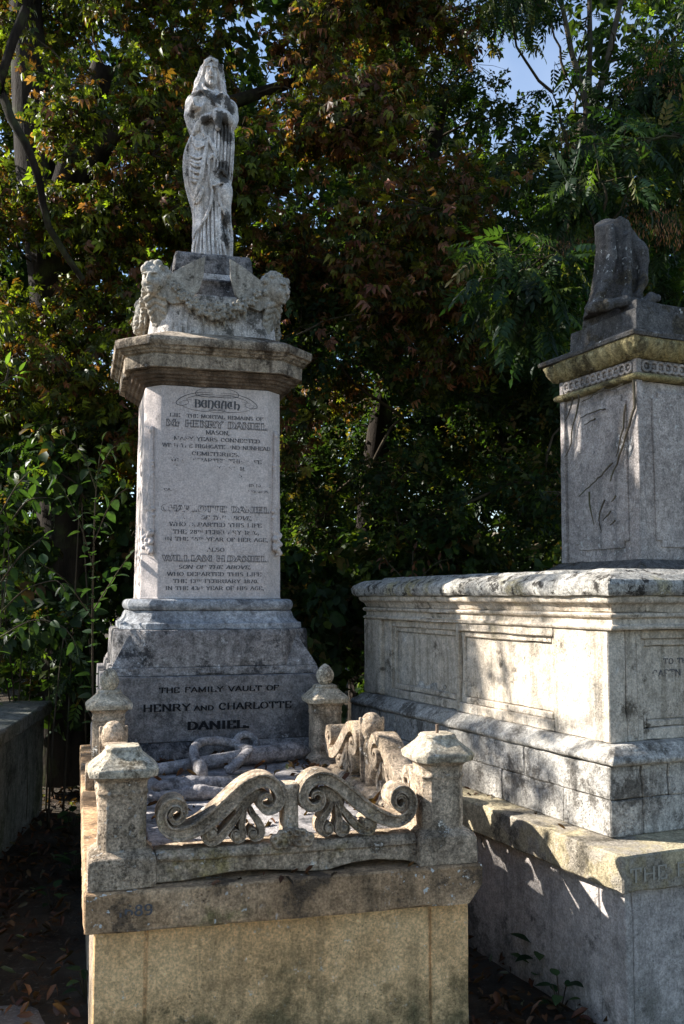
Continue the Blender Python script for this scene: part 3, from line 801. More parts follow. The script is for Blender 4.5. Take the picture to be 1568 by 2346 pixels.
# ================================================================== ANCHOR lying on the ledger
anchor = empty('stone_anchor', mw(.68, 1.4, .748), MA, 'carved grey stone anchor with rope lying on the ledger inside the scroll kerb', 'anchor')
def faceted(name, P, r, sides=8):
    bm = bmesh.new(); rings = []
    for i, q in enumerate(P):
        t = (Vector(P[min(i + 1, len(P) - 1)]) - Vector(P[max(i - 1, 0)])).normalized()
        x = t.cross(Vector((0, 0, 1))).normalized(); y = x.cross(t)
        rings.append([Vector(q) + (x * math.cos(a_) + y * math.sin(a_)) * r[i] for a_ in (np.arange(sides) + .5) * 2 * math.pi / sides])
    loft(bm, rings)
    return stone_obj(name, bm, LEDGER, anchor, .03, .003, .008, .002)
faceted('shank', [(-.38, .12, .030), (-.05, .235, .042), (.20, .32, .050), (.38, .385, .050), (.44, .408, .046), (.49, .425, .040)], [.026, .034, .044, .050, .040, .010])
v = Vol((-.48, -.60, -.02), (.30, -.15, .14), .006)
v.chain([(-.36, -.40, .045), (-.22, -.36, .05), (-.05, -.37, .04), (.12, -.42, .03), (.22, -.50, .025)], [.012, .032, .034, .03, .012], .01)
v.ell((-.28, -.37, .045), (.12, .06, .034), .02)
v.chain([(-.40, -.46, .02), (-.20, -.46, .03), (.0, -.47, .02)], [.02, .03, .012], .02)
v.obj('fluke', LEDGER, anchor, .003)
v = Vol((-.24, -.12, -.02), (.30, .66, .16), .005)
R1 = [(.16 + .055 * math.cos(t), .50 + .03 * math.sin(t), .085 + .04 * math.sin(t)) for t in np.linspace(0, 6.28, 16)]
v.chain(R1, .018, .006)
P1 = dense([(.12, .50, .075), (.02, .49, .10), (-.08, .42, .11), (-.14, .28, .10), (-.15, .12, .065), (-.13, .0, .025)], .03)
v.chain(P1, .021, .01)
v.ell((-.14, .03, .045), (.032, .065, .042), .015)
P2 = dense([(.10, .36, .085), (.12, .22, .085), (.06, .10, .06), (.0, .03, .03)], .02)
v.chain(P2, .020, .01)
for i in range(18):
    p = P2[min(len(P2) - 1, int(i / 17 * (len(P2) - 1)))]
    v.cap(p + np.array([-.022, .006, .010]), p + np.array([.022, -.006, .014]), .007, .007, .003)
v.obj('rope', LEDGER, anchor, .002)

# ================================================================== PEDESTAL
PU, PV = .695, 2.565
PC = mw(PU, PV, .667)
ped = empty('pedestal', PC, MA, 'tall grey and white inscribed pedestal with chamfered corners, wide cornice and cherub heads', 'pedestal')
Z0 = .667
def ploft(name, C, mat, cell=.035, amp=.002, chip=.007, bevel=.003, sx=1., parent=None):
    bm = bmesh.new()
    loft(bm, [ring(h, c, z - Z0) for z, h, c in C])
    return stone_obj(name, bm, mat, parent or ped, cell, amp, chip, bevel)
ploft('plinth_step', [(.668, .632, 0), (.80, .632, 0), (.842, .612, 0)], SOOT, .05)
ploft('base_block', [(.8425, .606, 0), (1.182, .604, 0)], BLOCKM, .045, chip=.010)
# block with broach stops: chamfered block plus a half pyramid at each corner
bb = ploft('broach_block', [(1.1825, .566, 0), (1.226, .560, 0)], SOOT2, .04)
ploft('broach_block', [(1.2265, .545, .165), (1.405, .541, .163), (1.424, .534, .158)], SOOT2, .04)
for ax in (1, -1):
    for ay in (1, -1):
        bm = bmesh.new()
        z = 1.2268 - Z0
        q = [(ax * .557, ay * .557, z), (ax * (.544 - .163), ay * .546, z), (ax * .546, ay * (.544 - .163), z), (ax * .40, ay * .40, z), (ax * .461, ay * .461, 1.40 - Z0)]
        vs = [bm.verts.new(p) for p in q]
        for f in ((0, 1, 4), (0, 4, 2), (1, 3, 4), (3, 2, 4), (0, 2, 3, 1)): bm.faces.new([vs[i] for i in f])
        stone_obj('broach_stop', bm, SOOT2, ped, .04, .001, .004, .002)
ploft('base_moulding', [(1.4245, .508, .133), (1.458, .506, .133), (1.462, .490, .128), (1.484, .470, .122), (1.508, .462, .12), (1.524, .456, .118)],
      stone('base_moulding_stone', (.28, .285, .29), (.36, .36, .36), (.13, .13, .135), (.48, .62), 4., (.5, .5, .5), (.6, .7), 10., streak=.3, grain=.4, bump=.6, seed=21), .035)
ploft('torus', [(1.5245, .432, .10)] + [(1.557 + .032 * math.sin(a), .44 + .026 * math.cos(a), .108) for a in np.linspace(-1.45, 1.45, 9)] + [(1.590, .418, .095)],
      bpy.data.materials['base_moulding_stone'], .04, bevel=0)
shaft = ploft('shaft', [(1.5905, .402, .092), (1.60, .398, .090), (2.76, .388, .085), (2.79, .388, .085)], MARBLE, .05, .0012, .004)
# raised margin lines along the panel edges
TXT = [('LIE', -0.242, -0.186, 2.612, 0.018, .36), ('THE MORTAL REMAINS OF', -0.148, 0.289, 2.611, 0.019, .30), ('MASON,', -0.039, 0.096, 2.519, 0.022, .30),
 ('MANY YEARS CONNECTED', -0.217, 0.271, 2.480, 0.020, .42), ('WITH THE HIGHGATE AND NUNHEAD', -0.281, 0.332, 2.439, 0.020, .44), ('CEMETERIES.', -0.117, 0.154, 2.397, 0.020, .47),
 ('WHO DEPARTED THIS LIFE', -0.234, 0.281, 2.360, 0.020, .50), ('THE 20th AUGUST 1867,', -0.201, 0.240, 2.319, 0.019, .53), ('AGED 62 YEARS', -0.132, 0.169, 2.280, 0.017, .555),
 ('ID NONE', 0.207, 0.333, 2.226, 0.016, .44), ('CA.', -0.268, -0.225, 2.192, 0.013, .40), ('VERSE 25.', 0.207, 0.327, 2.193, 0.012, .44),
 ('WHO DEPARTED THIS LIFE', -0.235, 0.284, 1.995, 0.021, .45), ('THE 28th FEBRUARY 1870,', -0.215, 0.270, 1.953, 0.021, .46), ('IN THE 65th YEAR OF HER AGE,', -0.260, 0.322, 1.913, 0.020, .44),
 ('ALSO', -0.024, 0.072, 1.855, 0.020, .42), ('WHO DEPARTED THIS LIFE', -0.244, 0.284, 1.718, 0.020, .30), ('THE 13th FEBRUARY 1870.', -0.211, 0.269, 1.679, 0.019, .30), ('IN THE 43rd YEAR OF HIS AGE,', -0.252, 0.300, 1.640, 0.019, .30)]
def face_y(z): return -(.398 - (z - 1.60) / 1.16 * .010) - .001
for s, a, b, z, h, worn in TXT:
    inscription(ped, s, a - .015, b - .015, z - Z0, h, face_y(z + h), INK, worn)
for s, a, b, z, h, worn in [('Mr HENRY DANIEL', -0.259, 0.314, 2.558, 0.036, .38), ('CHARLOTTE DANIEL', -0.279, 0.331, 2.078, 0.032, .45), ('WILLIAM H.DANIEL', -0.268, 0.318, 1.800, 0.031, .33)]:
    inscription(ped, s, a - .015, b - .015, z - Z0, h, face_y(z + h), INK, worn, style='outline', thick=.24, thin=.11)
for s, a, b, z, h, worn in [('WIFE OF THE ABOVE,', -0.171, 0.232, 2.035, 0.021, .45), ('SON OF THE ABOVE,', -0.180, 0.228, 1.758, 0.019, .30)]:
    inscription(ped, s, a - .02, b - .02, z - Z0, h, face_y(z + h), INK, worn, slant=.3)
# black-letter heading: broad-nib strokes
inscription(ped, 'BENEATH', -.119, .139, 2.672 - Z0, .042, face_y(2.72), INK, .25, style='lombardic', thick=.26, thin=.06, serif=False)
# pen flourish round the heading
def flourish():
    G = Geo()
    n = [0]
    def line(pts, w0, w1):
        P = dense([(p[0], p[1], 0) for p in pts], .004)[:, :2]
        T = np.gradient(P, axis=0); T /= np.linalg.norm(T, axis=1)[:, None] + 1e-9
        m = len(P)
        w = w0 + (w1 - w0) * np.sin(np.linspace(0, math.pi, m)) ** 1.5
        N = np.c_[-T[:, 1], T[:, 0]] * w[:, None] / 2
        n[0] += 1
        y = face_y(2.78) - .0012 - n[0] * .00008
        V = np.concatenate([np.c_[P[:, 0] + N[:, 0], np.full(m, y), P[:, 1] + N[:, 1]], np.c_[P[:, 0] - N[:, 0], np.full(m, y), P[:, 1] - N[:, 1]]])
        i = np.arange(m - 1)
        G.add(V, [np.stack([i, i + 1, i + 1 + m, i + m], 1)])
    for sg in (1, -1):
        f = lambda L: [(sg * x + .008, z - Z0) for x, z in L]
        line(f([(.0, 2.790), (.06, 2.786), (.115, 2.766), (.118, 2.742), (.06, 2.734), (-.02, 2.738), (-.09, 2.752)]), .001, .0035)
        line(f([(.02, 2.758), (.10, 2.757), (.18, 2.735), (.225, 2.704), (.228, 2.684), (.195, 2.678), (.165, 2.690), (.162, 2.704), (.185, 2.708), (.215, 2.690)]), .001, .004)
        line(f([(.215, 2.694), (.19, 2.672), (.14, 2.656), (.07, 2.650), (.02, 2.658), (-.03, 2.664), (-.045, 2.655), (-.02, 2.646), (.03, 2.648)]), .001, .003)
        line(f([(.0, 2.745), (.06, 2.748), (.12, 2.738), (.165, 2.722), (.172, 2.712), (.14, 2.716)]), .001, .003)
    return G
o = link('flourish', flourish().mesh('flourish', INK, False, False), ped); o.color = (.25, 0, 0, 1)
# faint lettering on the left face
for i, (zz, w) in enumerate([(2.52, .30), (2.47, .36), (2.42, .34), (2.37, .30), (2.30, .36), (2.24, .26), (2.18, .33), (1.92, .3), (1.86, .36), (1.82, .36), (1.78, .34)]):
    inscription(ped, ['SACRED TO THE', 'MEMORY OF', 'WHO DEPARTED', 'THIS LIFE', 'AGED YEARS', 'ALSO', 'OF THE ABOVE'][i % 7], -w / 2, w / 2, zz - Z0, .018, face_y(zz), INK, .45, rz=-math.pi / 2)
# base inscription
for s, a, b, z, h in [('THE FAMILY VAULT OF', -0.294, 0.345, 1.099, 0.026), ('HENRY', -0.375, -0.130, 1.004, 0.035), ('AND', -0.111, -0.007, 1.003, 0.024), ('CHARLOTTE', 0.021, 0.415, 1.004, 0.033), ('DANIEL.', -0.143, 0.185, 0.905, 0.038)]:
    inscription(ped, s, a - .015, b - .015, z - Z0, h, -.6095, INK2, .22, serif=False, thick=.2 if s != 'DANIEL.' else .28, thin=.12)

# inverted torches carved on the chamfers
for sx in (-1, 1):
    v = Vol((-.06, -.05, -.40), (.06, .03, .40), .004)
    v.chain([(0, 0, .36), (0, 0, .16)], [.011, .014], .003); v.ell((0, -.006, .345), (.014, .014, .02), .004)
    for z in (.165, .145, .10): v.cap((-.014, -.004, z), (.014, -.004, z), .009, .009, .002)
    v.chain([(0, 0, .16), (0, 0, -.10)], [.016, .026], .004)
    for s in (-1, 1): v.chain([(s * .012, -.020, .09), (-s * .016, -.026, -.08)], .004, .004)
    for z in (-.10, -.135): v.cap((-.024, -.004, z), (.024, -.004, z), .011, .011, .002)
    v.chain([(0, 0, -.13), (0, 0, -.22)], [.024, .030], .004)
    for i in range(9):
        a = i * 1.7
        v.chain([(.020 * math.sin(a), -.010, -.22 - .012 * i), (.026 * math.sin(a + 1), -.022, -.235 - .013 * i), (.012 * math.sin(a + 2), -.012, -.255 - .012 * i)], [.016, .014, .006], .004)
    t = v.obj('torch_carving', MARBLE, ped, .001)
    t.location = (sx * .3525, -.3525, 2.19 - Z0); t.rotation_euler = (0, 0, sx * rad(45))

# cornice
ploft('cornice_bed', [(2.7905, .397, .09), (2.803, .402, .092), (2.806, .418, .098), (2.820, .424, .10), (2.823, .440, .108), (2.836, .446, .11), (2.839, .462, .118), (2.853, .466, .12), (2.856, .476, .125), (2.866, .478, .126)],
      stone('cornice_bed_stone', (.17, .12, .083), (.27, .205, .15), (.06, .043, .03), (.44, .58), 6., (.42, .35, .27), (.58, .68), 12., streak=.6, grain=.5, bump=.9, seed=22), .035, .003, .010)
ploft('cornice', [(2.8665, .508, .146), (2.936, .510, .146), (2.938, .502, .144), (2.945, .504, .145), (2.948, .518, .150), (2.960, .524, .154), (2.963, .536, .16), (2.976, .542, .164), (2.979, .560, .176), (3.002, .566, .178), (3.024, .564, .178), (3.033, .550, .174), (3.098, .392, .112)], CORN, .03, .003, .014, .002)
drum = ploft('drum', [(3.0985, .372, .10), (3.33, .350, .10), (3.345, .335, .098)], DRUM, .035)
ploft('drum_step', [(3.3455, .285, .05), (3.43, .275, .05), (3.445, .290, .05), (3.458, .285, .05)], SOOT, .035)
ploft('drum_step', [(3.4585, .27, .04), (3.505, .245, 0.04)], DRUM, .035)
ploft('top_block', [(3.5055, .238, .012), (3.61, .230, .012), (3.634, .220, .012)], SOOT, .03, .005, .016)

# cherub heads with wings on the corners
def cherub(k):
    v = Vol((-.13, -.16, -.30), (.13, .12, .16), .0042)
    v.ell((0, 0, 0), (.066, .072, .080), .01)
    v.ell((0, -.045, -.038), (.040, .034, .040), .02)               # jaw and cheeks
    for s in (-1, 1):
        v.ell((s * .028, -.058, -.026), (.022, .018, .022), .012)
        v.ell((s * .026, -.074, .008), (.018, .018, .013), .005, 'sub')
        v.ell((s * .026, -.058, .007), (.011, .009, .008), .002)
        v.cap((s * .010, -.074, .024), (s * .040, -.066, .022), .006, .005, .005)
    v.chain([(0, -.070, .022), (0, -.088, -.010), (0, -.086, -.018)], [.008, .010, .013], .004)
    v.cap((-.018, -.082, -.043), (.018, -.082, -.043), .007, .007, .002, 'sub')
    v.cap((-.010, -.075, -.050), (.010, -.075, -.050), .007, .006, .004)
    v.ell((0, -.070, -.066), (.014, .012, .012), .006)
    r = np.random.default_rng(30 + k)
    for i in range(46):                                              # curls
        a = r.uniform(-2.6, 2.6) + math.pi / 2
        e = r.uniform(-.5, 1.4)
        d = np.array([math.cos(a) * math.cos(e), math.sin(a) * math.cos(e), math.sin(e)])
        if d[1] < .0 and d[2] < .60: continue
        v.ell(d * [.068, .072, .080], np.full(3, r.uniform(.015, .024)), .002)
    # two rows of feathers under the chin running down the corner
    v.chain([(0, .03, -.06), (0, .035, -.26)], [.05, .03], .01)
    for i in range(6):
        z = -.075 - .032 * i
        for s in (-1, 1):
            w = .050 * (1 - i / 9)
            v.chain([(s * .006, -.022 + .01 * i, z), (s * w, -.014 + .01 * i, z - .022), (s * w * 1.1, -.004 + .01 * i, z - .045)], [.015, .016, .007], .002)
    return v.obj('cherub_head', CARV, ped, .0010)
def wing(parent, sg):
    bm = bmesh.new()
    out = [(-.02, -.05), (.05, -.085), (.13, -.065), (.195, .0), (.222, .09), (.228, .205), (.165, .175), (.09, .13), (.03, .085), (-.01, .03)]
    bend = lambda x: -.012 - .10 * max(0., x - .06) ** 1.3
    a = [bm.verts.new((x, bend(x), z)) for x, z in out]
    b2 = [bm.verts.new((x, bend(x) + .024, z)) for x, z in out]
    bm.faces.new(a); bm.faces.new(b2[::-1])
    for i in range(len(out)):
        j = (i + 1) % len(out)
        bm.faces.new((a[i], b2[i], b2[j], a[j]))
    bmesh.ops.triangulate(bm, faces=bm.faces[:])
    return stone_obj('wing', bm, CARV, parent, .02, .003, .008, 0., smooth=50)
heads = []
for k, (sx, sy) in enumerate([(-1, -1), (1, -1), (1, 1), (-1, 1)]):
    h = cherub(k)
    h.location = (sx * .345, sy * .345, 3.405 - Z0)
    ang = math.atan2(sy, sx) + math.pi / 2 + (.25 if k == 0 else 0)
    h.rotation_euler = (rad(8), 0, ang); h.scale = (1.12, 1.12, 1.12)
    heads.append(h)
    for side in (0, 1):
        w = link('wing', None, None) if False else wing(ped, side)
        # wings lie flat over each adjoining face
        if side == 0:
            w.location = (sx * .30, sy * .372, 3.345 - Z0)
            w.scale = (-sx, -sy, 1)
        else:
            w.location = (sx * .372, sy * .30, 3.345 - Z0)
            w.rotation_euler = (0, 0, math.pi / 2); w.scale = (-sy, sx, 1)
        w.name = 'wing'
# garlands
def garland(seed):
    r = np.random.default_rng(seed)
    v = Vol((-.30, -.10, -.19), (.30, .06, .10), .004)
    for i in range(17):
        t = i / 16 * 2 - 1
        x = .235 * t; z = -.095 + .125 * abs(t) ** 1.8
        q = .024 + .012 * (1 - abs(t))
        c = np.array([x, -.018 + .006 * r.normal(), z + .012 * (-1) ** i])
        v.ell(c, (q, q * 1.1, q), .002)
        for a in np.linspace(0, 6.28, 6)[:-1] + r.uniform(0, 1):
            v.ell(c + [q * .85 * math.cos(a), -q * .7, q * .85 * math.sin(a)], np.full(3, q * .40), .001)
        v.ell(c + [0, -q * 1.25, 0], (q * .3, q * .5, q * .3), .001, 'sub')
    for a in np.linspace(0, 6.28, 9)[:-1]:
        v.ell((.042 * math.cos(a), -.062, -.085 + .042 * math.sin(a)), (.018, .018, .018), .001)
        v.ell((.022 * math.cos(a + .3), -.074, -.085 + .022 * math.sin(a + .3)), (.011, .012, .011), .001)
    v.ell((0, -.086, -.085), (.010, .012, .010), .001)
    for i in range(9): v.chain([(-.16 + .04 * i, -.012, -.11 + .05 * abs(i - 4) / 4), (-.16 + .04 * i + .008, -.022, -.155 - .014 * (i % 3) + .06 * abs(i - 4) / 4)], [.015, .005], .002)
    return v
for k in range(4):
    g = garland(50 + k).obj('garland', CARV, ped, .0008)
    a = k * math.pi / 2
    g.location = (math.sin(a) * .367, -math.cos(a) * .367, 3.315 - Z0); g.rotation_euler = (0, 0, a)

# ================================================================== STATUE (draped, veiled woman)
def build_statue():
    st = empty('statue', PC + Vector((0, 0, 3.634 - Z0)) + MU * -.003 + MV * -.02, rad(10), 'weathered pale stone statue of a veiled robed woman standing on the pedestal', 'statue')
    K, KZ = .000562, .000628
    def X(x): return (x - 613) * K
    def Z(y): return (2200 - y) * KZ + .004
    prof = np.array([(480, 470, 730, 120), (510, 415, 780, 140), (545, 375, 820, 155), (600, 338, 878, 165), (700, 322, 912, 170), (800, 340, 912, 165), (880, 372, 903, 160), (950, 362, 903, 170), (1000, 345, 903, 178),
        (1100, 302, 904, 190), (1200, 288, 900, 200), (1300, 298, 902, 202), (1400, 316, 886, 200), (1500, 345, 880, 198), (1600, 370, 882, 195), (1700, 398, 886, 192), (1800, 405, 893, 192), (1900, 402, 898, 195), (2000, 405, 903, 200), (2100, 392, 905, 208), (2215, 362, 912, 222)], float)
    zs = np.array([Z(p[0]) for p in prof])[::-1]
    cxs = np.array([X((p[1] + p[2]) / 2) for p in prof])[::-1]
    as_ = np.array([(p[2] - p[1]) / 2 * K for p in prof])[::-1]
    bs = np.array([p[3] * K for p in prof])[::-1]
    h = .0039
    v = Vol((-.24, -.20, -.012), (.24, .18, 1.37), h)
    zz = v.ax[2]
    cx = np.interp(zz, zs, cxs); a = np.interp(zz, zs, as_); b = np.interp(zz, zs, bs)
    Xg, Yg = v.ax[0][:, None, None], v.ax[1][None, :, None]
    n = 2.4
    d = ((np.abs((Xg - cx) / a) ** n + np.abs(Yg / b) ** n) ** (1 / n) - 1) * np.minimum(a, b)
    d = np.maximum(d, zz - Z(470)); d = np.maximum(d, -zz - .004 + 0 * d)
    v.d = d.astype(np.float32)
    def ys(x, z):
        c_, a_, b_ = np.interp(z, zs, cxs), np.interp(z, zs, as_), np.interp(z, zs, bs)
        q = min(.999, abs((x - c_) / a_))
        return -b_ * (1 - q ** n) ** (1 / n)
    def S(pts, dy=0.):
        out = []
        P = dense([(p[0], p[1], 0) for p in pts], 22)
        for p in P:
            x, z = X(p[0]), Z(p[1])
            out.append((x, ys(x, z) + dy, z))
        return out
    def ridge(pts, r=11, k=.010, dy=.0, taper=True):
        r = r * 1.30; k = k * .45
        Q = S(pts, dy - .008); m = len(Q)
        rs = [r * K * (.45 + .55 * math.sin(math.pi * min(1, max(0, (i + .6) / m)))) if taper else r * K for i in range(m)]
        v.chain(Q, rs, k)
    def groove(pts, r=9, k=.008, dy=0.):
        r = r * 2.2; k = k * .45
        Q = S(pts, dy - .007); m = len(Q)
        v.chain(Q, [r * K * (.4 + .6 * math.sin(math.pi * min(1, (i + .6) / m))) for i in range(m)], k, 'sub')
    # --- legs under cloth: knee and thigh forward
    v.ell((X(800), -.085, Z(1520)), (.050, .050, .075), .03)
    v.chain([(X(800), -.088, Z(1530)), (X(810), -.07, Z(1800))], [.040, .035], .03)
    v.ell((X(470), -.06, Z(1350)), (.065, .06, .14), .04)
    # --- shoulders, breast, shawl
    v.ell((X(410), -.005, Z(620)), (.058, .075, .065), .03)
    v.ell((X(840), -.005, Z(640)), (.058, .075, .065), .03)
    v.ell((X(560), -.075, Z(640)), (.058, .040, .050), .03)
    v.ell((X(725), -.078, Z(635)), (.055, .040, .050), .03)
    # upper arms
    v.chain([(X(385), -.0, Z(600)), (X(370), -.02, Z(740)), (X(390), -.03, Z(870))], [.048, .046, .036], .02)
    v.chain([(X(865), .0, Z(620)), (X(878), -.02, Z(730)), (X(868), -.05, Z(800))], [.050, .046, .040], .02)
    # broken forearm stump, cut square
    v.chain([(X(405), -.05, Z(730)), (X(452), -.128, Z(690))], [.046, .043], .008)
    v.cap((X(461), -.176, Z(668)), (X(470), -.22, Z(650)), .05, .05, .001, 'sub')
    v.chain([(X(455), -.133, Z(760)), (X(400), -.10, Z(760))], .012, .01, 'sub')
    # left forearm laid across holding the cloth
    v.chain([(X(872), -.05, Z(800)), (X(790), -.125, Z(800)), (X(690), -.145, Z(790))], [.040, .036, .034], .012)
    v.ell((X(690), -.150, Z(820)), (.034, .026, .040), .012)
    v.chain([(X(690), -.155, Z(850)), (X(700), -.150, Z(930))], [.030, .022], .012)
    # shawl: diagonal bands
    for i in range(7):
        o = i * 24
        ridge([(470 + o * .9, 520 + o * .15), (560 + o * .7, 585 + o * .45), (680 + o * .3, 660 + o * .35), (790, 725 + o * .12)], 12, .008, -.012)
    for i in range(4): ridge([(350 + i * 30, 640 - i * 28), (400 + i * 32, 545 - i * 8), (480 + i * 20, 520)], 11, .008)
    for i in range(4): ridge([(905 - i * 24, 640), (860 - i * 26, 570 + i * 10), (770 - i * 10, 545 + i * 14)], 11, .008)
    ridge([(700, 590), (770, 560), (815, 600), (800, 690), (770, 740)], 26, .012, -.02)
    groove([(520, 730), (620, 700), (760, 745), (840, 745)], 14, .01, -.03)
    # --- waist: exposed tunic and rolled edge of the cloak
    v.ell((X(600), -.118, Z(880)), (.050, .035, .040), .012, 'sub')
    ridge([(420, 900), (480, 845), (560, 805), (640, 790), (700, 800)], 30, .012, -.012)
    ridge([(400, 960), (450, 900), (520, 850)], 22, .010, -.006)
    ridge([(520, 860), (510, 920), (540, 990), (600, 1010)], 16, .008)
    for x in (440, 470, 500): ridge([(x, 890), (x - 12, 940)], 8, .006, -.008)
    # cloak edge down the left side
    ridge([(410, 900), (355, 1020), (312, 1140), (300, 1250), (318, 1400), (355, 1540), (398, 1680)], 22, .01)
    groove([(400, 980), (352, 1100), (338, 1240), (352, 1400), (392, 1560)], 12, .008)
    # swags over the hip
    for i, (yl, ym, yr, xr) in enumerate([(985, 1060, 1010, 550), (1020, 1090, 1040, 560), (1060, 1120, 1075, 555), (1195, 1230, 1170, 560), (1235, 1275, 1200, 560), (1265, 1310, 1240, 545), (1390, 1425, 1360, 540), (1430, 1460, 1400, 530), (1330, 1370, 1300, 540)]):
        ridge([(385 - (i > 2) * 25, yl), (440, ym), (500, ym - 8), (xr, yr)], 15, .007, -.006)
        groove([(395 - (i > 2) * 22, yl + 18), (445, ym + 22), (500, ym + 14), (xr - 12, yr + 16)], 8, .006, -.004)
    # long folds from the gathered knot
    ridge([(580, 1010), (555, 1130), (530, 1260), (500, 1400), (460, 1520), (425, 1610)], 20, .01, -.006)
    groove([(600, 1060), (585, 1200), (560, 1340), (520, 1480), (470, 1600)], 10, .008)
    ridge([(590, 1020), (640, 1110), (690, 1180), (700, 1240)], 18, .01, -.012)
    ridge([(600, 1210), (640, 1200), (690, 1240)], 14, .008, -.015)
    ridge([(575, 1290), (590, 1230), (640, 1210)], 13, .008, -.012)
    ridge([(600, 1240), (595, 1360), (620, 1480), (640, 1560)], 14, .010, -.004)
    ridge([(420, 1660), (480, 1590), (525, 1530), (500, 1610), (450, 1660)], 14, .008, -.006)
    ridge([(420, 1500), (400, 1560), (430, 1620)], 12, .008)
    # hem of the upper cloth sweeping down to the left
    ridge([(640, 1540), (628, 1640), (600, 1740), (545, 1840), (470, 1920), (415, 1985)], 18, .006, -.012)
    groove([(665, 1560), (650, 1660), (620, 1770), (560, 1870), (480, 1950), (425, 2010)], 14, .006, -.002)
    # cloth hanging from the left forearm
    for i, x in enumerate((665, 705, 745, 790, 830, 868, 893)):
        ridge([(x, 830 + 12 * (i % 2)), (x + 6, 960), (x + 2, 1100), (x - 4, 1230), (x - 10, 1330 + 40 * (i > 2))], 14, .007, -.012)
        if i < 6: groove([(x + 20, 860), (x + 24, 1000), (x + 18, 1180), (x + 10, 1300)], 8, .006, -.008)
    ridge([(640, 1500), (690, 1490), (740, 1460), (800, 1452), (850, 1465)], 14, .006, -.018)
    ridge([(700, 1390), (720, 1340), (760, 1330), (820, 1370), (840, 1440)], 16, .008, -.010)
    groove([(650, 1530), (700, 1510), (760, 1480), (840, 1485)], 10, .006, -.012)
    v.ell((X(655), -.10, Z(1530)), (.010, .02, .030), .008, 'sub')
    # lower skirt: vertical folds flaring to the hem
    for i, (x0, x1, w) in enumerate([(455, 395, 15), (480, 440, 14), (520, 505, 12), (548, 560, 18), (590, 620, 15), (640, 660, 18), (680, 720, 16), (705, 760, 14), (735, 815, 14)]):
        y0 = 1960 - (i > 1) * 120 - (i > 3) * 130 - (i > 4) * 60
        ridge([(x0, y0), (x0 * .7 + x1 * .3, y0 * .6 + 2190 * .4), (x0 * .3 + x1 * .7, y0 * .2 + 2190 * .8), (x1, 2192)], w, .007, -.002)
        groove([(x0 + 22, y0 + 20), (x0 * .6 + x1 * .4 + 24, y0 * .5 + 1095), (x1 + 26, 2185)], 9, .006)
    # deep hollow beside the bent leg and the fold that crosses it
    for p, r in (((775, 1800), 30), ((800, 1900), 38), ((825, 2000), 38), ((845, 2090), 32)):
        v.ell((X(p[0]), ys(X(p[0]), Z(p[1])), Z(p[1])), (r * K, .035, .05), .012, 'sub')
    ridge([(715, 1560), (735, 1650), (790, 1740), (850, 1810), (885, 1900), (893, 2020), (898, 2170)], 17, .008, -.006)
    ridge([(730, 1700), (742, 1850), (765, 2000), (800, 2150)], 14, .008, -.006)
    ridge([(770, 1850), (820, 1960), (870, 2060)], 11, .006, .012)
    v.ell((X(690), -.125, Z(2186)), (.030, .020, .010), .008)
    # --- neck, head, veil
    v.chain([(X(648), .0, Z(560)), (X(640), -.012, Z(450))], [.046, .038], .02)
    hc = np.array([X(608), -.030, Z(305)])
    v.ell((X(625), .030, Z(285)), (.088, .090, .108), .01)                                 # veil over the crown
    v.chain([(X(520), .02, Z(230)), (X(470), .005, Z(380)), (X(450), -.02, Z(500))], [.030, .034, .040], .02)
    v.chain([(X(722), .03, Z(230)), (X(748), .01, Z(380)), (X(765), -.01, Z(510))], [.028, .028, .036], .02)
    v.ell((X(605), -.090, Z(335)), (.066, .085, .108), .004, 'sub')                        # opening
    v.ell(hc, (.049, .066, .078), .002)
    v.ell(hc + [0, -.018, -.048], (.036, .040, .038), .02)
    v.ell(hc + [0, -.058, -.083], (.015, .014, .014), .012)
    for s in (-1, 1):
        v.ell(hc + [s * .022, -.068, .006], (.016, .017, .012), .005, 'sub')
        v.ell(hc + [s * .022, -.052, .005], (.010, .008, .007), .002)
        v.cap(hc + [s * .010, -.067, .022], hc + [s * .040, -.055, .021], .006, .005, .006)
    v.chain([hc + [0, -.066, .018], hc + [0, -.078, -.012], hc + [0, -.079, -.020]], [.0075, .0095, .0125], .004)
    v.cap(hc + [-.015, -.069, -.046], hc + [.015, -.069, -.046], .006, .005, .004)
    v.cap(hc + [-.017, -.073, -.043], hc + [.017, -.073, -.043], .0025, .0025, .002, 'sub')
    # hair bands and veil folds
    for s in (-1, 1):
        for i in range(4):
            v.chain([hc + [s * .004, -.052 + .004 * i, .075 + .004 * i], hc + [s * .035, -.050 + .006 * i, .050 + .006 * i], hc + [s * (.052 + .003 * i), -.030 + .008 * i, .005 - .01 * i]], [.008, .010, .009], .004)
    for x0, x1 in ((500, 430), (520, 455), (535, 500), (735, 775), (720, 752)):
        v.chain([(X(x0 + 20), -.03, Z(200)), (X(x0), -.035, Z(330)), (X(x1), -.045, Z(480))], [.008, .010, .009], .006)
    v.chain([(X(535), -.045, Z(190)), (X(600), -.062, Z(160)), (X(680), -.055, Z(185)), (X(722), -.03, Z(260))], [.011, .012, .012, .010], .006)
    for y in (215, 250, 285): v.cap((X(715), -.045, Z(y)), (X(748), -.02, Z(y + 12)), .010, .009, .004)
    v.chain([(X(505), -.05, Z(440)), (X(570), -.075, Z(520)), (X(640), -.085, Z(545)), (X(740), -.06, Z(520))], [.012, .014, .014, .012], .01)
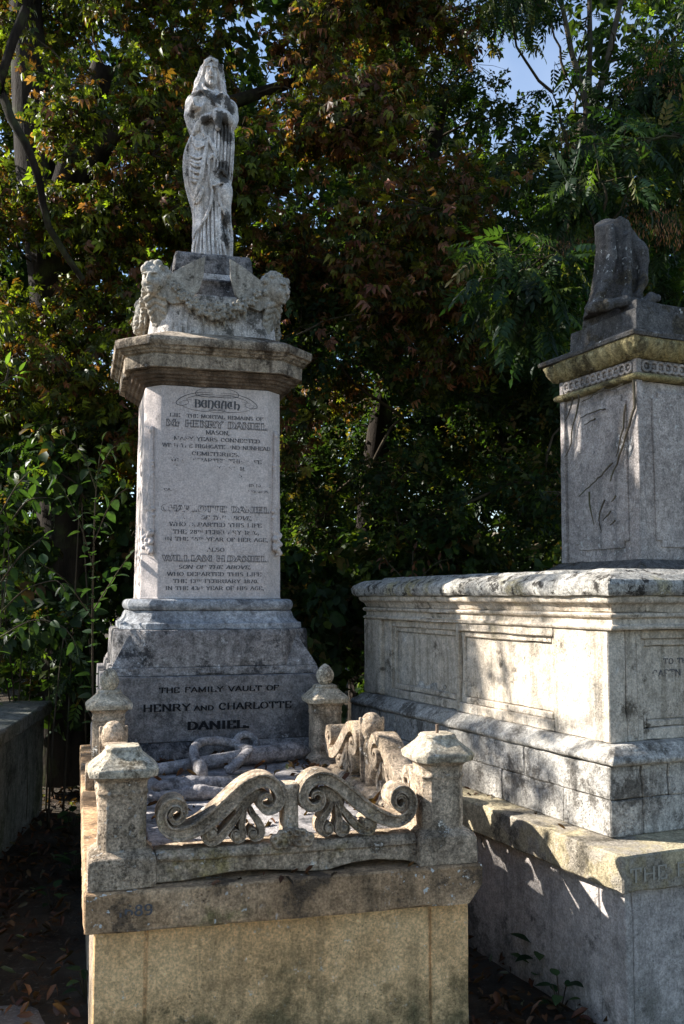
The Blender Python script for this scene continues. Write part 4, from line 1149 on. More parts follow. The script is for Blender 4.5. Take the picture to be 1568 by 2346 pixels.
    blobs = [(470, 560, 150, 55, .9), (650, 615, 190, 60, .75), (845, 660, 90, 110, .9), (380, 720, 70, 90, .6), (740, 870, 100, 90, 1.), (800, 980, 100, 130, .8), (785, 1340, 75, 120, 1.1), (790, 1440, 70, 40, .9), (815, 1900, 70, 190, 1.), (620, 140, 130, 45, 1.), (730, 220, 40, 110, .8), (540, 840, 130, 50, .9),
             (450, 1010, 80, 40, .5), (690, 1180, 40, 130, .5), (420, 1960, 60, 60, .6), (660, 1640, 18, 120, .7), (330, 1200, 30, 200, .5), (470, 1240, 90, 25, .5)]
    def stains_and_shade(V):  # lichen patches, plus shade painted into the hollows of the drapery
        a_ = np.zeros(len(V))
        for bx_, by_, rx_, ry_, s_ in blobs:
            a_ = np.maximum(a_, s_ * np.exp(-(((V[:, 0] - X(bx_)) / (rx_ * K)) ** 2 + ((V[:, 2] - Z(by_)) / (ry_ * KZ)) ** 2)))
        return np.repeat(a_[:, None], 3, 1)
    o = v.obj('carved_figure', STATUE, st, .0016, stains_and_shade)
    o.scale = (.87, 1, 1.012)
    bm = bmesh.new()
    loft(bm, [[(p[0] * 1.0, p[1], z) for p in [(-.165, -.135), (.19, -.135), (.19, .13), (-.165, .13)]] for z in (.001, .012)])
    stone_obj('statue_base', bm, SOOT, st, .03, .004, .01, .003)
    return st
build_statue()

# ================================================================== RIGHT-HAND CHEST TOMB
RA = rad(23.7)
RO = Vector((.9949, 3.5042, 0))
RU = Vector((math.cos(RA), math.sin(RA), 0)); RV = Vector((-math.sin(RA), math.cos(RA), 0))
def rw(u, v, z=0.): return RO + RU * u + RV * v + Vector((0, 0, z))
chest = empty('chest_tomb', RO, RA, 'big sunlit panelled limestone chest tomb on a grey rendered plinth, carrying the dark pillar', 'tomb')
def rbox(name, mat, u0, u1, v0, v1, z0, z1, cell=.05, amp=.003, chip=.008, bevel=.004):
    bm = bmesh.new(); box(bm, u0, u1, v0, v1, z0, z1)
    return stone_obj(name, bm, mat, chest, cell, amp, chip, bevel)
def rloft(name, mat, C, cell=.05, amp=.003, chip=.008, bevel=.003, cu=1.362, cv=1.408, hu=1.22, hv=1.20):
    """moulding of the whole chest: C = (z, offset from the body face)"""
    bm = bmesh.new()
    loft(bm, [ring(hu + e, 0, z, cu, cv, hv + e) for z, e in C])
    return stone_obj(name, bm, mat, chest, cell, amp, chip, bevel)
rbox('rendered_plinth', GREYR, .075, 2.66, .075, 2.80, -.2, .547, .07, .004)
rbox('corner_pier', GREYR, .045, .078, .045, .19, -.2, .5475, .05)
rbox('plinth_wall', GREYR, .050, .0785, .198, 2.80, -.2, .5475, .06)
rbox('plinth_front', GREYR, .0785, 2.66, .045, .078, -.2, .5475, .06)
rbox('ledge_slab', OCHSLAB, 0, 2.73, 0, 2.86, .548, .68, .05, .004, .010, .006)
inscription(chest, 'THE FAMILY VAULT OF', .03, 1.05, .588, .046, -.003, INCISE, .38, serif=False, thick=.13, thin=.11)
# lower base course as separate stones along the two seen sides
def course(z0, z1, u0, v0, cuts_v, cuts_u, mat, d=.16):
    c = [v0] + cuts_v + [2.65]
    for a, b in zip(c, c[1:]):
        j = .006 * math.sin(a * 40)
        rbox('base_stone', mat, u0 + j, u0 + d, a + .0015, b - .0015, z0, z1, .05, .004, .011, .005)
    c = [u0 + d + .002] + cuts_u + [2.585]
    for a, b in zip(c, c[1:]):
        j = .006 * math.sin(a * 30)
        rbox('base_stone', mat, a + .0015, b - .0015, v0 + j, v0 + d, z0, z1, .05, .004, .011, .005)
rbox('core', BASE, .25, 2.50, .34, 2.55, .681, 1.6, .3)
course(.681, .820, .132, .222, [.52, .98, 1.55, 2.1], [.80, 1.5, 2.1], BASE)
course(.8215, .948, .132, .222, [.80, 1.46, 2.05], [.425, 1.2, 1.9], BASE)
rloft('base_moulding', BASE, [(.9495, .004), (.958, .018), (.972, .022), (.986, .012), (1.000, -.008), (1.024, -.034)], .04, .004, .010)
# dado: near pier + middle panel stand forward, the far panel is set back, far pier forward again
def frame_panel(plane, a0, a1, z0, z1, setback, mat, w=.030, zt=1.468, zb=1.0245, p0=None, p1=None):
    """one dado section from p0 to p1 with a sunk panel a0..a1, on the left face (plane 'u') or front face ('v')"""
    def bxx(nm, b0, b1, d0, d1, zz0, zz1, cell=.05):
        if plane == 'u': rbox(nm, mat, d0, d1, b0, b1, zz0, zz1, cell, .0025, .007)
        else: rbox(nm, mat, b0, b1, d0, d1, zz0, zz1, cell, .0025, .007)
    f = .195 if plane == 'u' else .292
    f += setback
    D = .09
    bxx('dado_stile', p0, a0, f, f + D, zb, zt); bxx('dado_stile', a1, p1, f, f + D, zb, zt)
    bxx('dado_rail', a0 + .0005, a1 - .0005, f, f + D, zb, z0); bxx('dado_rail', a0 + .0005, a1 - .0005, f, f + D, z1, zt)
    e = .016
    for (q0, q1, zz0, zz1) in ((a0, a0 + w, z0, z1), (a1 - w, a1, z0, z1)):
        bxx('panel_moulding', q0 + .0005, q1, f + e, f + D, zz0 + .0005, zz1 - .0005)
    for (zz0, zz1) in ((z0, z0 + w), (z1 - w, z1)):
        bxx('panel_moulding', a0 + w + .0005, a1 - w - .0005, f + e, f + D, zz0 + .0005, zz1 - .0005)
    bxx('panel', a0 + w, a1 - w, f + .030, f + D, z0 + w, z1 - w, .06)
frame_panel('u', .655, 1.452, 1.072, 1.430, 0., CHEST, p0=.292, p1=1.478)
frame_panel('u', 1.515, 2.255, 1.072, 1.430, .022, CHEST, p0=1.4795, p1=2.345)
rbox('far_pier', CHEST, .190, .30, 2.347, 2.572, 1.0245, 1.468, .045)
frame_panel('v', .372, 2.28, 1.072, 1.430, .008, CHEST, p0=.342, p1=2.4)
rbox('corner_pier', CHEST, .2865, .340, .292, .40, 1.0245, 1.4675, .045)
rloft('upper_moulding', CHEST, [(1.4685, -.046), (1.480, -.038), (1.488, -.044), (1.491, -.056), (1.515, -.056), (1.519, -.042), (1.532, -.036), (1.538, -.046)], .04, .003, .008)
rloft('upper_moulding', CHEST, [(1.5385, -.050), (1.556, -.046), (1.572, -.034), (1.578, -.018), (1.594, -.012), (1.606, -.014)], .04, .003, .010)
rloft('lid', LIDM, [(1.6065, .002), (1.622, .012), (1.650, .014), (1.668, .006), (1.676, -.008), (1.690, -.030), (1.700, -.052), (1.702, -.12), (1.716, -.14), (1.724, -.40)], .035, .006, .014)
for s, a, b, z, h, w in [('TO THE', .51, .66, 1.325, .022, .42), ('CAPTN', .45, .60, 1.275, .026, .47), ('J LE', .66, .8, 1.275, .024, .50)]:
    inscription(chest, s, a, b, z, h, .3295, INK, w, serif=False, thick=.15, thin=.10)

# ---- pillar on the chest
PLC = rw(1.362, 1.372, 1.7245)
pil = empty('pillar', PLC, RA, 'square soot-dark stone pillar with egg-moulded algae-stained cornice on the chest tomb', 'pillar')
ZP = 1.7245
def plo(name, C, mat, cell=.04, amp=.003, chip=.008, bevel=.003):
    bm = bmesh.new(); loft(bm, [ring(h, c, z - ZP) for z, h, c in C])
    return stone_obj(name, bm, mat, pil, cell, amp, chip, bevel)
plo('pillar_base', [(1.7247, .40, 0), (1.752, .398, 0), (1.765, .378, 0), (1.782, .352, 0), (1.790, .345, 0)], FRAG)
plo('shaft', [(1.7905, .312, 0), (2.722, .306, 0)], PILLAR, .06)
for sx in (-1, 1):
    for sy in (-1, 1):
        bm = bmesh.new()
        loft(bm, [[(sx * a, sy * b, z) for a, b in ((.333 - t, .333 - t), (.29, .333 - t), (.29, .305 - t), (.305 - t, .29), (.333 - t, .29))] for z, t in ((1.791 - ZP, 0), (2.721 - ZP, .006))])
        stone_obj('corner_stile', bm, PILLAR, pil, .05, .002, .007, .003)
# raised panel with notched corners on every face
for k in range(4):
    G = bmesh.new()
    w, z0, z1, nt = .222, 1.855 - ZP, 2.668 - ZP, .035
    pts = [(-w + nt, z0), (w - nt, z0), (w - nt, z0 + nt), (w, z0 + nt), (w, z1 - nt), (w - nt, z1 - nt), (w - nt, z1), (-w + nt, z1), (-w + nt, z1 - nt), (-w, z1 - nt), (-w, z0 + nt), (-w + nt, z0 + nt)]
    loft(G, [[(p[0], y, p[1]) for p in pts] for y in (-.300, -.321)])
    o = stone_obj('panel', G, PILLAR, pil, .06, .002, .006, .004)
    o.rotation_euler = (0, 0, k * math.pi / 2)
plo('neck_moulding', [(2.7225, .340, 0), (2.730, .352, 0), (2.742, .356, 0), (2.752, .348, 0), (2.758, .335, 0)], ALGAE)
plo('frieze', [(2.7585, .318, 0), (2.834, .318, 0)], PILLAR)
for sx in (-1, 1):
    for sy in (-1, 1):
        bm = bmesh.new(); box(bm, sx * .312 - .016, sx * .312 + .016, sy * .312 - .016, sy * .312 + .016, 2.7588 - ZP, 2.8338 - ZP)
        stone_obj('corner_block', bm, PILLAR, pil, .03, .002, .006, .003)
# guilloche rings along the frieze
v = Vol((-.04, -.02, -.04), (.04, .02, .04), .0032)
rr = [(.026 * math.cos(t), -.006, .026 * math.sin(t)) for t in np.linspace(0, 6.283, 17)]
v.chain(rr, .0075, .003); v.ell((0, -.002, 0), (.010, .009, .010), .003)
first = None
for k in range(4):
    for i in range(12):
        x = (i - 5.5) * .0475
        a = k * math.pi / 2
        p = Vector((x * math.cos(a) + .3185 * math.sin(a), x * math.sin(a) - .3185 * math.cos(a), 2.796 - ZP))
        if first is None: o = v.obj('frieze_ring', PILLAR, pil); first = o
        else: o = link('frieze_ring', first.data, pil)
        o.location = p; o.rotation_euler = (0, 0, a)
plo('ovolo', [(2.8345, .322, 0), (2.845, .345, 0), (2.865, .366, 0), (2.890, .385, 0), (2.915, .397, 0), (2.930, .402, 0)], ALGAE)
v = Vol((-.06, -.05, -.07), (.06, .05, .07), .004)
v.ell((0, .0, 0), (.034, .026, .050), .004)
ring_pts = [(.043 * math.sin(t), .004, -.056 * math.cos(t)) for t in np.linspace(-2.3, 2.3, 17)]
v.chain(ring_pts, .009, .003)
first = None
for k in range(4):
    for i in range(8):
        x = (i - 3.5) * .0955
        a = k * math.pi / 2
        y = .374
        if first is None: o = v.obj('egg', ALGAE, pil, .001); first = o
        else: o = link('egg', first.data, pil)
        o.location = (x * math.cos(a) + y * math.sin(a), x * math.sin(a) - y * math.cos(a), 2.882 - ZP); o.rotation_euler = (rad(38), 0, a)
plo('cap_fillet', [(2.9305, .412, 0), (2.950, .418, 0), (2.962, .405, 0)], FRAG)
plo('cap_block', [(2.9625, .285, 0), (3.120, .278, 0)], FRAG, chip=.010)
plo('cap_block', [(3.1205, .235, 0), (3.185, .228, 0)], FRAG, chip=.010)

# ---- broken drapery fragment on the pillar
frag = empty('broken_sculpture', rw(1.24, 1.44, 3.1855), rad(12), 'broken stump of a blackened draped sculpture on top of the pillar', 'sculpture')
v = Vol((-.40, -.34, -.10), (.34, .30, .66), .0065)
C = [(0, -.02, .20, .18), (.06, -.015, .185, .17), (.16, .0, .160, .15), (.28, .012, .142, .14), (.40, .016, .136, .13), (.50, .012, .132, .13), (.60, .01, .13, .125)]
cz = np.array([c[0] for c in C])
fx = lambda j, z: np.interp(z, cz, [c[j] for c in C])
zz = v.ax[2]
Xg, Yg, Zg = np.meshgrid(*v.ax, indexing='ij', sparse=True)
a, b, cx = fx(2, zz), fx(3, zz), fx(1, zz)
d = (((np.abs((Xg - cx) / a)) ** 2.6 + np.abs(Yg / b) ** 2.6) ** (1 / 2.6) - 1) * np.minimum(a, b)
th = np.arctan2(Yg, Xg - cx)
d = d + .005 * np.sin(5 * th + 3 * Zg) + .003 * np.sin(13 * th - 5 * Zg)
top = .545 + .022 * np.cos(Xg * 30 + .4) - .9 * np.maximum(0, Xg - .055) + .03 * np.sin(Yg * 14)
d = np.maximum(d, Zg - top)
d = np.maximum(d, -Zg - .0)
v.d = np.broadcast_to(d, v.d.shape).astype(np.float32).copy()
v.chain([(-.10, -.12, .46), (-.11, -.15, .30), (-.17, -.18, .14), (-.27, -.20, .0)], [.030, .034, .034, .030], .02)
v.chain([(.02, -.14, .42), (-.0, -.16, .25), (-.03, -.19, .08), (-.10, -.23, .0)], [.026, .030, .032, .028], .02)
v.chain([(.10, -.10, .40), (.13, -.14, .28), (.11, -.17, .16), (.03, -.20, .05)], [.034, .036, .030, .026], .02)
v.chain([(-.05, -.15, .44), (-.06, -.17, .26), (-.10, -.20, .10)], [.02, .022, .02], .012, 'sub')
v.chain([(.055, -.155, .40), (.06, -.17, .22), (.03, -.19, .10)], [.018, .022, .02], .012, 'sub')
v.chain([(-.31, -.18, -.02), (-.22, -.25, -.015), (-.08, -.265, .01), (.04, -.255, .0), (.12, -.24, .045), (.20, -.20, .06)], [.026, .030, .028, .026, .028, .02], .02)
v.ell((.13, -.06, .33), (.06, .12, .09), .03)
v.obj('drapery', FRAG, frag, .003).scale = (.80, .9, 1.0)

# ---- dead creeper stems clinging to the pillar's left face and corner
creeper = empty('dead_creeper', rw(1.03, 1.1, 1.79), RA, 'leafless creeper stems clinging to the left face of the pillar', 'creeper')
def tube_geo(G, P, r, sides=5, col=(1, 1, 1)):
    P = np.asarray(P, float); m = len(P)
    r = np.broadcast_to(np.asarray(r, float), (m,))
    T = np.gradient(P, axis=0); T /= np.linalg.norm(T, axis=1)[:, None] + 1e-9
    ref = np.array([0, 0, 1.]) if abs(T[0][2]) < .9 else np.array([1., 0, 0])
    A = np.cross(T, ref); A /= np.linalg.norm(A, axis=1)[:, None] + 1e-9
    B = np.cross(T, A)
    th = np.linspace(0, 2 * math.pi, sides, endpoint=False)
    V = P[:, None, :] + r[:, None, None] * (np.cos(th)[None, :, None] * A[:, None, :] + np.sin(th)[None, :, None] * B[:, None, :])
    i, j = np.meshgrid(np.arange(m - 1), np.arange(sides), indexing='ij')
    a = (i * sides + j).ravel(); b = (i * sides + (j + 1) % sides).ravel()
    G.add(V.reshape(-1, 3), [np.stack([a, b, b + sides, a + sides], 1)], col)
def r7(x, y): return ((2100 + .6393 * x) / 1.7462, (850 + .6393 * y) / 1.7462)
def on_face(x, y, off=.009):
    """pillar's left face point (creeper-local) for a detail-view pixel"""
    X_, Y_ = r7(x, y)
    d = px(X_, Y_, 1.0) - Vector((0, 0, EYE))
    o = Vector((0, 0, EYE)) - RO
    uface = 1.362 - .333
    t = (uface - o.dot(RU)) / d.dot(RU)
    p = Vector((0, 0, EYE)) + d * t - RO
    return (p.dot(RU) - off - 1.03, p.dot(RV) - 1.1, p.z - 1.79)
stems = [[(690, 1050), (695, 1180), (680, 1270), (640, 1400), (600, 1530), (570, 1610), (545, 1680)], [(640, 1200), (625, 1350), (600, 1450), (585, 1530)], [(560, 1570), (500, 1630), (430, 1700), (350, 1775)],
         [(350, 1130), (340, 1230), (310, 1330), (300, 1440), (260, 1540)], [(310, 1150), (290, 1230), (260, 1310)], [(520, 1080), (450, 1140), (360, 1190)], [(510, 1230), (430, 1250), (350, 1290)], [(500, 1110), (585, 1110)], [(620, 1080), (540, 1110)],
         [(510, 1800), (480, 1880), (475, 1960), (485, 2010)], [(580, 1775), (545, 1815)], [(545, 1870), (500, 1930)], [(575, 1930), (540, 1960)], [(450, 1290), (380, 1330)], [(410, 1750), (430, 1900), (445, 1960)]]
for s in stems:
    G = Geo()
    P = dense([on_face(*p) for p in s], .02)
    P = P + rng.normal(0, .0025, P.shape)
    tube_geo(G, P, np.linspace(.0068, .0028, len(P)) * (1.2 if len(s) > 5 else .8), 6)
    link('stem', G.mesh('stem', BARK2, True, False), creeper)

# ================================================================== LOW TOMB ON THE LEFT
lt = empty('low_tomb', (-2.25, 7.55, 0), rad(7), 'low mossy slab tomb in deep shade across the path from the vault', 'tomb')
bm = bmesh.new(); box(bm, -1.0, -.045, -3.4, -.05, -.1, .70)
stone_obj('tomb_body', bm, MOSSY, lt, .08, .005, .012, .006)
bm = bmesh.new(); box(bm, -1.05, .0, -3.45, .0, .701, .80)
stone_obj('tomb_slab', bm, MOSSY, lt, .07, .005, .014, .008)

# ================================================================== VEGETATION
def unit(a): return a / (np.linalg.norm(a, axis=-1, keepdims=True) + 1e-9)
def leaflet(L=1., W=.36, fold=.12, droop=.12, wide=.45, full=True):
    """one leaf along +y with a folded midrib and a drooping tip"""
    if not full:
        V = [(0, 0, 0), (-W / 2, wide * L, fold * W), (0, L, -droop * L), (W / 2, wide * L, fold * W), (0, wide * L, 0)]
        F = [(0, 3, 4), (3, 2, 4), (2, 1, 4), (1, 0, 4)]
        return np.array(V, float), np.array(F)
    a, b = wide * .55, wide + (1 - wide) * .45
    z = lambda t: -droop * L * t * t
    V = [(0, 0, 0), (-W * .38, a * L, fold * W + z(a)), (-W * .42, b * L, fold * W + z(b)), (0, L, z(1)), (W * .42, b * L, fold * W + z(b)), (W * .38, a * L, fold * W + z(a)), (0, a * L, z(a)), (0, b * L, z(b))]
    F = [(0, 5, 6), (0, 6, 1), (5, 4, 7), (5, 7, 6), (6, 7, 2), (6, 2, 1), (4, 3, 7), (7, 3, 2)]
    return np.array(V, float), np.array(F)
def merge(parts):
    V = []; F = []; n = 0
    for v, f in parts:
        V.append(v); F.append(f + n); n += len(v)
    return np.concatenate(V), np.concatenate(F)
def place(vf, ang, off=(0, 0, 0), s=1., tilt=0.):
    v, f = vf
    M_ = Matrix.Rotation(ang, 3, 'Z') @ Matrix.Rotation(tilt, 3, 'X')
    return v @ np.array(M_).T * s + np.array(off), f
def chestnut(full=True, curl=.25):
    ps = []
    for a, s in ((-95, .6), (-48, .85), (0, 1.), (46, .88), (92, .6)):
        ps.append(place(leaflet(1., .44, .2, curl, .60, full), rad(a), (0, .12, 0), s, -rad(12)))
    return merge(ps)
def ashleaf(full=True, n=4):
    ps = [(np.array([(-.012, 0, 0), (.012, 0, 0), (.006, 1, -.10), (-.006, 1, -.10)], float), np.array([(0, 1, 2), (0, 2, 3)]))]
    for i in range(n):
        t = .28 + .62 * i / n
        for s in (-1, 1): ps.append(place(leaflet(.34, .135, .15, .25, .42, full), -s * rad(58 - 5 * i), (0, t, -.10 * t * t), 1., -rad(10)))
    ps.append(place(leaflet(.36, .14, .15, .2, .42, full), 0, (0, .96, -.1)))
    return merge(ps)
def sprig(n=5, seed=0, full=False, W=.5):
    r = np.random.default_rng(seed); ps = []
    for i in range(n):
        v, f = leaflet(.6, .6 * W, .15, .2, .45, full)
        ps.append(place((v, f), r.uniform(-2.2, 2.2), (r.uniform(-.25, .25), r.uniform(0, .6), r.uniform(-.25, .25)), r.uniform(.7, 1.2), r.uniform(-1., .8)))
    return merge(ps)
T_CHEST, T_CHESTL, T_CURL = chestnut(True), chestnut(False), chestnut(False, .8)
T_ASH, T_ASHL = ashleaf(True), ashleaf(False, 4)
T_SPRIG = sprig(6, 3)
T_IVY = sprig(4, 5, True, .9)

def leaf_cloud(G, tmpl, pos, axis, up, scale, col):
    V, F = tmpl
    N = len(pos)
    Y = unit(axis); X_ = unit(np.cross(Y, up)); Z_ = np.cross(X_, Y)
    W = pos[:, None, :] + scale[:, None, None] * (V[None, :, 0, None] * X_[:, None, :] + V[None, :, 1, None] * Y[:, None, :] + V[None, :, 2, None] * Z_[:, None, :])
    FF = (F[None] + (np.arange(N) * len(V))[:, None, None]).reshape(-1, F.shape[1])
    C = np.repeat(col, len(V), axis=0)
    G.add(W.reshape(-1, 3), [FF], C)
def pick(pal, n, r):
    w = np.array([p[1] for p in pal], float); w /= w.sum()
    c = np.array([p[0] for p in pal])[r.choice(len(pal), n, p=w)]
    return c * r.uniform(.65, 1.35, (n, 1)) * r.uniform(.9, 1.1, (n, 3))
def twigs(G, A, B, r0, r1, col=(.10, .06, .03)):
    d = unit(B - A)
    ref = np.where(np.abs(d[:, 2:3]) < .9, np.array([[0, 0, 1.]]), np.array([[1., 0, 0]]))
    x = unit(np.cross(d, ref)); y = np.cross(d, x)
    V = []
    mid = (A + B) / 2 + np.array([0, 0, 1.]) * np.linalg.norm(B - A, axis=1)[:, None] * .06
    for P, r in ((A, r0), (mid, (r0 + r1) / 2), (B, r1)):
        for t in (0, 2.094, 4.189):
            V.append(P + r * (math.cos(t) * x + math.sin(t) * y))
    V = np.stack(V, 1)
    q = np.array([(0, 1, 4, 3), (1, 2, 5, 4), (2, 0, 3, 5), (3, 4, 7, 6), (4, 5, 8, 7), (5, 3, 6, 8)])
    G.add(V.reshape(-1, 3), [(q[None] + (np.arange(len(A)) * 9)[:, None, None]).reshape(-1, 4)], col)

SUNV = np.array(SUN)
def blocked(P, keep):
    """True where a leaf would stand in one of the gaps of the canopy; keep = list of (point, radius) seen along the sun"""
    m = np.zeros(len(P), bool)
    for c, rr in keep:
        d = P - np.array(c)
        t = d @ SUNV
        q = d - t[:, None] * SUNV
        m |= (np.linalg.norm(q, axis=1) < rr) & (t > .3)
    return m
GAPS = []

def clump_leaves(GL_, GT, c, r, n, tmpls, size, pal, rs, droop=.35, flat=.75, per=5, gaps=True):
    nt = max(2, n // per)
    d = unit(rs.normal(size=(nt, 3)))
    tip = np.array(c) + d * np.array([r, r, r * flat]) * rs.uniform(.35, 1., (nt, 1)) ** .6
    root = np.array(c) + d * np.array([r, r, r * flat]) * rs.uniform(.0, .2, (nt, 1))
    if GT is not None: twigs(GT, root, tip, .0045, .0018)
    k = rs.integers(0, nt, n)
    t = rs.uniform(.25, 1.05, (n, 1))
    P = root[k] * (1 - t) + tip[k] * t + rs.normal(0, .05 * r + .01, (n, 3))
    ax = unit(tip - root)[k] * .7 + rs.normal(0, .55, (n, 3)) + np.array([0, 0, -droop])
    up = np.array([0, 0, 1.]) + rs.normal(0, .45, (n, 3))
    if gaps and GAPS:
        ok = ~blocked(P, GAPS)
        P, ax, up = P[ok], ax[ok], up[ok]
        n = len(P)
        if n == 0: return
    sc = size * rs.uniform(.65, 1.2, n)
    col = pick(pal, n, rs)
    which = rs.integers(0, len(tmpls), n)
    for i, tm in enumerate(tmpls):
        m = which == i
        if m.any(): leaf_cloud(GL_, tm, P[m], ax[m], up[m], sc[m], col[m])

def limb_pts(a, b, sag=.12, n=8, rs=rng):
    a, b = np.array(a, float), np.array(b, float)
    L = np.linalg.norm(b - a)
    t = np.linspace(0, 1, n)[:, None]
    off = rs.normal(0, sag * L * .5, 3); off[2] = abs(off[2]) * .6
    w = rs.normal(0, .012 * L, (n, 3)); w[0] = 0
    return a * (1 - t) + b * t + np.sin(t * math.pi) * off + w

def make_tree(name, label, base, trunk, trunk_r, clumps, tmpls, size, pal, per_clump, seed, bark=BARK, limbs=(), group=None, cat='tree', droop=.35, leafmat=None, twig_per=5, leafname='crown', gaps=True, palfn=None, bmax=.016):
    """trunk: world polyline; clumps: list of (centre, radius); every clump hangs on a branch from the trunk or a limb"""
    rs = np.random.default_rng(seed)
    root = empty(name, base, 0, label, cat, group)
    inv = np.array(base)
    G = Geo()
    P = dense([tuple(p) for p in trunk], .3)
    R = np.interp(np.linspace(0, 1, len(P)), np.linspace(0, 1, len(trunk_r)), trunk_r)
    tube_geo(G, P - inv, R * (1 + .08 * rs.normal(size=len(P))), 12)
    nodes = [P[len(P) // 5:]]
    for pts, r in limbs:
        Q = dense([tuple(p) for p in pts], .25)
        tube_geo(G, Q - inv, np.linspace(r[0], r[1], len(Q)), 8)
        nodes.append(Q[2:])
    link('trunk', G.mesh('trunk', bark, True, False), root)
    nodes = np.concatenate(nodes)
    GB, GLf = Geo(), Geo()
    tr0 = nodes.copy()
    clumps = sorted(clumps, key=lambda q: np.linalg.norm(tr0 - np.array(q[0]), axis=1).min())
    for c, r in clumps:      # branches grow on from the nearest branch already there
        c = np.array(c, float)
        dd = np.linalg.norm(nodes - c, axis=1) + .8 * np.maximum(0, nodes[:, 2] - c[2] + .3)
        j = nodes[dd.argmin()]
        L = np.linalg.norm(c - j)
        if L > .05:
            Q = limb_pts(j, c, .22, 7, rs)
            nodes = np.concatenate([nodes, Q[3:]])
            tube_geo(GB, Q, np.linspace(min(bmax, .008 + .010 * L), .006, 7), 5)
        n = int(per_clump * (r / .5) ** 2 * rs.uniform(.75, 1.25))
        clump_leaves(GLf, GB, c, r, n, tmpls, size, palfn(c) if palfn else pal, rs, droop, per=twig_per, gaps=gaps)
    GLf.V = [g - inv for g in GLf.V]; GB.V = [g - inv for g in GB.V]
    if GB.n:
        tag(link('branches', GB.mesh('branches', TWIG, True, False), root), kind='stuff')
    if GLf.n:
        o = link(leafname, GLf.mesh(leafname, leafmat or LEAF), root)
        tag(o, kind='stuff')
    return root

GAPS += [(mw(.10, .12, 1.0), .30), (mw(.68, .10, .98), .45), (mw(1.24, .12, .95), .35), (mw(1.0, 1.0, .95), .35), (rw(.2, .45, 1.25), .42), (rw(.2, 1.0, 1.15), .30), (rw(.2, .5, .80), .30), (rw(.1, .3, 1.68), .40), (rw(.2, 2.45, 1.3), .28), (mw(.32, 2.2, 2.68), .12), (mw(.05, .1, .4), .35)]

def P3(x, y, Y): return tuple(px(x, y, Y))
def scatter(n, xr, yr, Yr, rr, rs, reject=None):
    out = []
    while len(out) < n:
        x, y, Y = rs.uniform(*xr), rs.uniform(*yr), rs.uniform(*Yr)
        if reject and reject(x, y, rs): continue
        out.append((P3(x, y, Y), rs.uniform(*rr)))
    return out
rs0 = np.random.default_rng(11)
def in_gap(x, y, rs):
    if 1215 < x < 1420 and y < 270: return True
    if 1170 < x < 1460 and y < 330: return rs.random() < .4
    if 900 < x < 1160 and 80 < y < 640: return rs.random() < .55
    return False
# ---- far wood that reads as one mass
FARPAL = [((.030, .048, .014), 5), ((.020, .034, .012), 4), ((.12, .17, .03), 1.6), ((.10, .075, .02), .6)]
G = Geo(); GT = Geo()
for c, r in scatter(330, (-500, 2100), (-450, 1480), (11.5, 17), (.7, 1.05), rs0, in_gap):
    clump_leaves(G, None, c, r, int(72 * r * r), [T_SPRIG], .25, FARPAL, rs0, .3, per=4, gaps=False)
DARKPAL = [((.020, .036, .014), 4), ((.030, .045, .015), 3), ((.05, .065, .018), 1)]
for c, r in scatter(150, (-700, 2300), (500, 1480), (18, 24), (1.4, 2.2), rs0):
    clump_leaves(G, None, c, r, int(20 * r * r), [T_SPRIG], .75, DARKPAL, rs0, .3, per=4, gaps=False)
def in_gap2(x, y, rs): return (1190 < x < 1440 and y < 290) or (900 < x < 1160 and 60 < y < 660 and rs.random() < .45)
for c, r in scatter(110, (-500, 2000), (-500, 620), (18, 24), (1.3, 1.9), rs0, in_gap2):
    clump_leaves(G, None, c, r, int(18 * r * r), [T_SPRIG], .75, DARKPAL, rs0, .3, per=4, gaps=False)
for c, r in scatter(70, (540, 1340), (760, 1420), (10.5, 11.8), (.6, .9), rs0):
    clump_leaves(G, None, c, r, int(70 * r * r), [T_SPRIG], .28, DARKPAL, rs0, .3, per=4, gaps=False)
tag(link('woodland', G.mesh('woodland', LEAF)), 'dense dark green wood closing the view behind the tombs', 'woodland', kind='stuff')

# ---- big horse chestnut, brown and olive leaves, trunk on the left
CPAL = [((.070, .080, .014), 4), ((.036, .048, .012), 3), ((.17, .20, .024), 2.6), ((.10, .046, .016), 2.), ((.22, .095, .055), .9)]
CPAL2 = [((.070, .072, .014), 3), ((.036, .046, .012), 2.4), ((.17, .16, .024), 1.8), ((.115, .050, .020), 3.2), ((.25, .105, .065), 1.8)]
def cpal(c): return CPAL2 if c[0] / c[1] > -.10 else CPAL
def rej_c(x, y, rs):
    if x > 1060 and y < 380: return True
    if x > 650 and y > 850: return rs.random() < .75
    if 940 < x and y < 640: return rs.random() < .55
    return False
cl = scatter(112, (-160, 1130), (-260, 1050), (6.9, 9.4), (.42, .68), rs0, rej_c)
cl += scatter(13, (-90, 330), (-60, 900), (6.9, 7.7), (.34, .5), rs0)
cl += scatter(6, (-100, 900), (-900, -260), (8, 11), (.7, .9), rs0)
